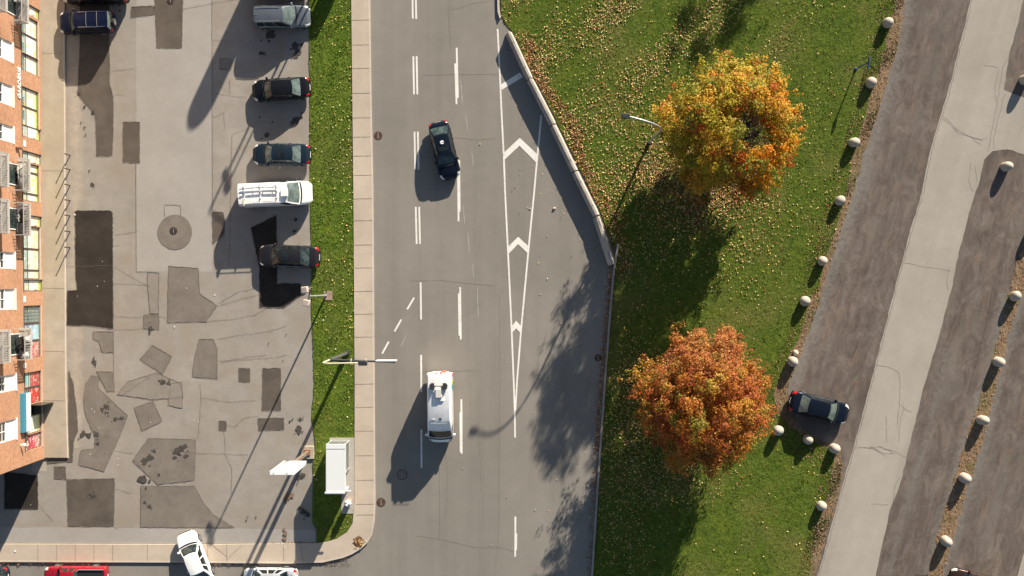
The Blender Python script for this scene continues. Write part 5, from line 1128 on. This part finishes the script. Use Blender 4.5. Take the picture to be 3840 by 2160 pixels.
b = P(2735, 550); hx0 = np.array(PZ(2800, 465, 6.5)[:2]) - np.array(b[:2]); hx1 = np.array(PZ(2790, 545, 6.5)[:2]) - np.array(b[:2]); hx2 = np.array(PZ(2530, 660, 4)[:2]) - np.array(b[:2])
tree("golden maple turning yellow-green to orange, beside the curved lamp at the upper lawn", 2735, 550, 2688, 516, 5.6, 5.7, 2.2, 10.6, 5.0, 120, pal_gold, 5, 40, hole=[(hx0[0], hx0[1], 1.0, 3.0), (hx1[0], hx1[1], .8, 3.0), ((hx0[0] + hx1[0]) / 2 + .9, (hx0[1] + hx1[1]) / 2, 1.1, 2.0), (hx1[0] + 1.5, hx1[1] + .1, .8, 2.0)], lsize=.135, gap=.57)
tree("rust-orange round maple on the lower lawn, left of the parked black sedan", 2600, 1490, 2592, 1482, 5.2, 5.75, 1.9, 10.4, 4.8, 145, pal_rust, 8, 40, lsize=.13, gap=.57)
tree("thinly leaved tree past the top edge of the lawn", 3180, -1010, 3180, -1010, 4.6, 4.6, 3.5, 11.0, 6.5, 30, pal_thin, 12, 24, sparse=.8, inner=1.6)

# ------------------------------------------------------------------ fallen leaves and grass
def inside(poly, x, y):
    r = np.zeros(len(x), bool); n = len(poly)
    for i in range(n):
        x0, y0 = poly[i]; x1, y1 = poly[(i + 1) % n]
        if y0 == y1: continue
        c = ((y0 > y) != (y1 > y)) & (x < (x1 - x0) * (y - y0) / (y1 - y0) + x0); r ^= c
    return r
def scatter(n, dens, x0, x1, y0, y1):
    out = np.zeros((0, 2))
    while len(out) < n:
        p = np.stack([rng.uniform(x0, x1, 40000), rng.uniform(y0, y1, 40000)], 1); k = rng.uniform(size=40000) < dens(p[:, 0], p[:, 1]); out = np.concatenate([out, p[k]])
    return out[:n]
def sm(a, b, x): t = np.clip((x - a) / (b - a), 0, 1); return t * t * (3 - 2 * t)
_gx = [rng.uniform(0, 6.28, 6), rng.uniform(.004, .02, 6), rng.uniform(.004, .02, 6)]
def patchy(x, y): return np.clip(.5 + .22 * sum(np.sin(_gx[1][i] * x * (1 + .3 * i) + _gx[2][i] * y + _gx[0][i]) for i in range(6)), .05, 1.4)
barx = lambda y: np.interp(y, [-200, 60, 118, 290, 465, 640, 810, 995, 1040, 1440, 1840, 2160], [1872, 1874, 1912, 1992, 2080, 2165, 2245, 2306, 2302, 2270, 2243, 2224])
def ldens(x, y):
    d = barx(y); e = x - d
    top = (1 - sm(700, 1050, y)) * (.62 * (1 - sm(2620, 2900, x)) + .10 * (1 - sm(2950, 3330, x))) * np.clip(patchy(x, y) ** 1.35 * 1.15, .05, 1.6)
    band = np.exp(-((e - 38) / 26.) ** 2) * .9 * (sm(90, 160, y) * (1 - sm(1000, 1080, y)))
    t1 = np.exp(-(((x - 2560) / 190.) ** 2 + ((y - 560) / 190.) ** 2)) * .85
    t2 = np.exp(-(((x - 2370) / 85.) ** 2 + ((y - 1520) / 230.) ** 2)) * 1.0 + np.exp(-(((x - 2480) / 170.) ** 2 + ((y - 1760) / 130.) ** 2)) * .55
    mid = np.exp(-(((x - 2560) / 330.) ** 2 + ((y - 900) / 190.) ** 2)) * .20 + np.exp(-(((x - 2820) / 110.) ** 2 + ((y - 960) / 130.) ** 2)) * .12 + np.exp(-(((x - 2760) / 220.) ** 2 + ((y - 770) / 70.) ** 2)) * .32
    low = np.exp(-(((x - 2330) / 110.) ** 2 + ((y - 2000) / 220.) ** 2)) * .45 + .013 + np.exp(-(((x - 2620) / 170.) ** 2 + ((y - 1830) / 50.) ** 2)) * .06
    return np.clip(top + band + t1 + t2 + mid + low, 0, 1) * inside(lawn, x, y)
TAN, YEL, BRO, RED_ = A_(.60, .41, .22), A_(.62, .47, .14), A_(.24, .095, .03), A_(.32, .09, .04)
def lay(p, z, cols, wts, s0, s1, name, tilt=.5):
    N = len(p); x = (p[:, 0] - 1920) / S; y = (1080 - p[:, 1]) / S
    cen = np.stack([x, y, z + rng.uniform(.0, .05, N)], 1); nr = np.stack([rng.normal(scale=tilt, size=N), rng.normal(scale=tilt, size=N), np.ones(N)], 1)
    nr[:, 0] += .12; nr[:, 1] += .25; nr /= np.linalg.norm(nr, axis=1)[:, None]
    ci = rng.choice(len(cols), N, p=wts) if wts is not None else cols
    c = np.array(cols)[ci] * rng.uniform(.6, 1.35, (N, 1)); return cen, nr, rng.uniform(s0, s1, N), np.clip(c, .01, .8)
L = [lay(scatter(21000, ldens, 1860, 3400, -200, 2300), .075, [TAN, YEL, BRO, RED_], [.40, .25, .25, .10], .045, .135, "")]
bandd = lambda x, y: np.clip(np.exp(-((x - barx(y) - 45 - 22 * np.sin(y / 60.)) / 24.) ** 2) * (sm(110, 170, y) - sm(520, 980, y) * .5) * (y < 1050) + np.exp(-(((x - 2600) / 200.) ** 2 + ((y - 700) / 110.) ** 2)) * .8, 0, 1) * inside(lawn, x, y)
L.append(lay(scatter(3600, bandd, 1900, 2850, 90, 1060), .08, [BRO, RED_, TAN], [.5, .35, .15], .07, .14, ""))
kerbd = lambda x, y: np.exp(-((x - barx(y) + 16) / 8.) ** 2) * (.35 + .65 * (y < 1700)) * (y > 560)     # drift against the barrier foot and the kerb, on the road side
L.append(lay(scatter(1700, kerbd, 2100, 2330, 560, 2200), .012, [BRO, RED_, TAN, YEL], [.5, .25, .15, .1], .06, .13, ""))
roadd = lambda x, y: np.exp(-np.abs(x - barx(y) + 20) / 130.) * (x < barx(y) - 10) * (y > 500)
L.append(lay(scatter(170, roadd, 1700, 2320, 500, 2200), .012, [TAN, YEL, BRO], [.5, .3, .2], .06, .11, ""))
verged = lambda x, y: inside(verge, x, y) * np.clip(.12 + .7 * sm(1260, 1318, x) * sm(-50, 300, y) + .3 * patchy(x, y), 0, 1) * (1 - .6 * sm(1150, 1500, y))
L.append(lay(scatter(430, verged, 1150, 1340, -150, 2040), .09, [YEL, TAN, A_(.62, .55, .28)], [.5, .3, .2], .06, .13, ""))
soild = lambda x, y: inside(strip, x, y) | inside(soil, x, y)
L.append(lay(scatter(5200, lambda x, y: soild(x, y) * .9, 2830, 4000, -200, 2300), .045, [A_(.20, .11, .06), A_(.30, .18, .10), BRO, A_(.34, .25, .16)], [.35, .3, .2, .15], .05, .11, ""))
drd = lambda x, y: np.exp(-(((x - 1346) / 13.) ** 2 + ((y - 2029) / 14.) ** 2)); L.append(lay(scatter(90, drd, 1320, 1375, 2005, 2055), .15, [BRO, TAN, YEL], [.5, .3, .2], .07, .13, ""))
gut = lambda x, y: np.exp(-((y - 2113) / 3.5) ** 2) * ((x > 640) | (x < 400)) * .8 + np.exp(-(((x - 1260) / 40.) ** 2 + ((y - 2100 + (x - 1260) * .1) / 6.) ** 2)) + np.exp(-(((x - 1110) / 70.) ** 2 + ((y - 2036) / 4.) ** 2))
L.append(lay(scatter(520, gut, 0, 1320, 2030, 2122), .05, [A_(.08, .05, .035), BRO, A_(.2, .13, .08)], [.5, .3, .2], .05, .12, ""))
LEAFG = leaf_mat("fallen_leaf", .12)
tag(leaf_cloud("fallen_leaves", *[np.concatenate([q[i] for q in L]) for i in range(4)], LEAFG, None), kind="stuff")
# grass blades
def blades(name, n, poly, bounds, z, c0, c1, h0, h1, wd=.05, thin=None):
    d = (lambda x, y: inside(poly, x, y) * 1.0) if thin is None else (lambda x, y: inside(poly, x, y) * thin(x, y))
    p = scatter(n, d, *bounds); N = len(p); x = (p[:, 0] - 1920) / S; y = (1080 - p[:, 1]) / S; a = rng.uniform(0, 6.28, N); h = rng.uniform(h0, h1, N) * (.6 + .6 * patchy(p[:, 0] * 3, p[:, 1] * 3)); w = rng.uniform(.6, 1.3, N) * wd
    le = rng.normal(scale=.6, size=(2, N)) * h
    v = np.stack([np.stack([x + np.cos(a) * w, y + np.sin(a) * w, np.full(N, z)], 1), np.stack([x - np.cos(a) * w, y - np.sin(a) * w, np.full(N, z)], 1), np.stack([x + le[0], y + le[1], z + h], 1)], 1).reshape(-1, 3)
    k = np.clip(patchy(p[:, 0] * 2.2 + 300, p[:, 1] * 2.2) * .6 + rng.uniform(-.3, .5, N), 0, 1)[:, None]; c = np.array(c0) * (1 - k) + np.array(c1) * k; c *= rng.uniform(.7, 1.3, (N, 1))
    me = bpy.data.meshes.new(name); me.vertices.add(3 * N); me.vertices.foreach_set("co", v.ravel().astype(np.float32)); me.loops.add(3 * N); me.loops.foreach_set("vertex_index", np.arange(3 * N, dtype=np.int32))
    me.polygons.add(N); me.polygons.foreach_set("loop_start", np.arange(0, 3 * N, 3, dtype=np.int32)); me.polygons.foreach_set("loop_total", np.full(N, 3, np.int32))
    ca = me.color_attributes.new("Col", 'FLOAT_COLOR', 'CORNER'); c4 = np.ones((3 * N, 4), np.float32); c4[:, :3] = np.repeat(np.clip(c, .003, .6), 3, 0); ca.data.foreach_set("color", c4.ravel())
    me.materials.append(LEAFG); me.update(); me.validate(); o = bpy.data.objects.new(name, me); COL.objects.link(o); return tag(o, kind="stuff")
blades("grass", 60000, lawn, (1860, 3400, -150, 2300), .05, (.050, .080, .008), (.150, .180, .030), .015, .05)
blades("grass", 18000, verge, (1150, 1340, -150, 2040), .07, (.065, .11, .010), (.20, .27, .04), .015, .06, .05, lambda x, y: 1.0 - ((x > 1200) & (y > 1632) & (y < 1930)) * 1.0)
blades("grass", 9000, soil, (2830, 3480, -150, 2300), .03, (.05, .07, .01), (.15, .15, .04), .03, .08, .05, lambda x, y: np.clip(patchy(x * 2, y * 2) - .35, 0, 1))
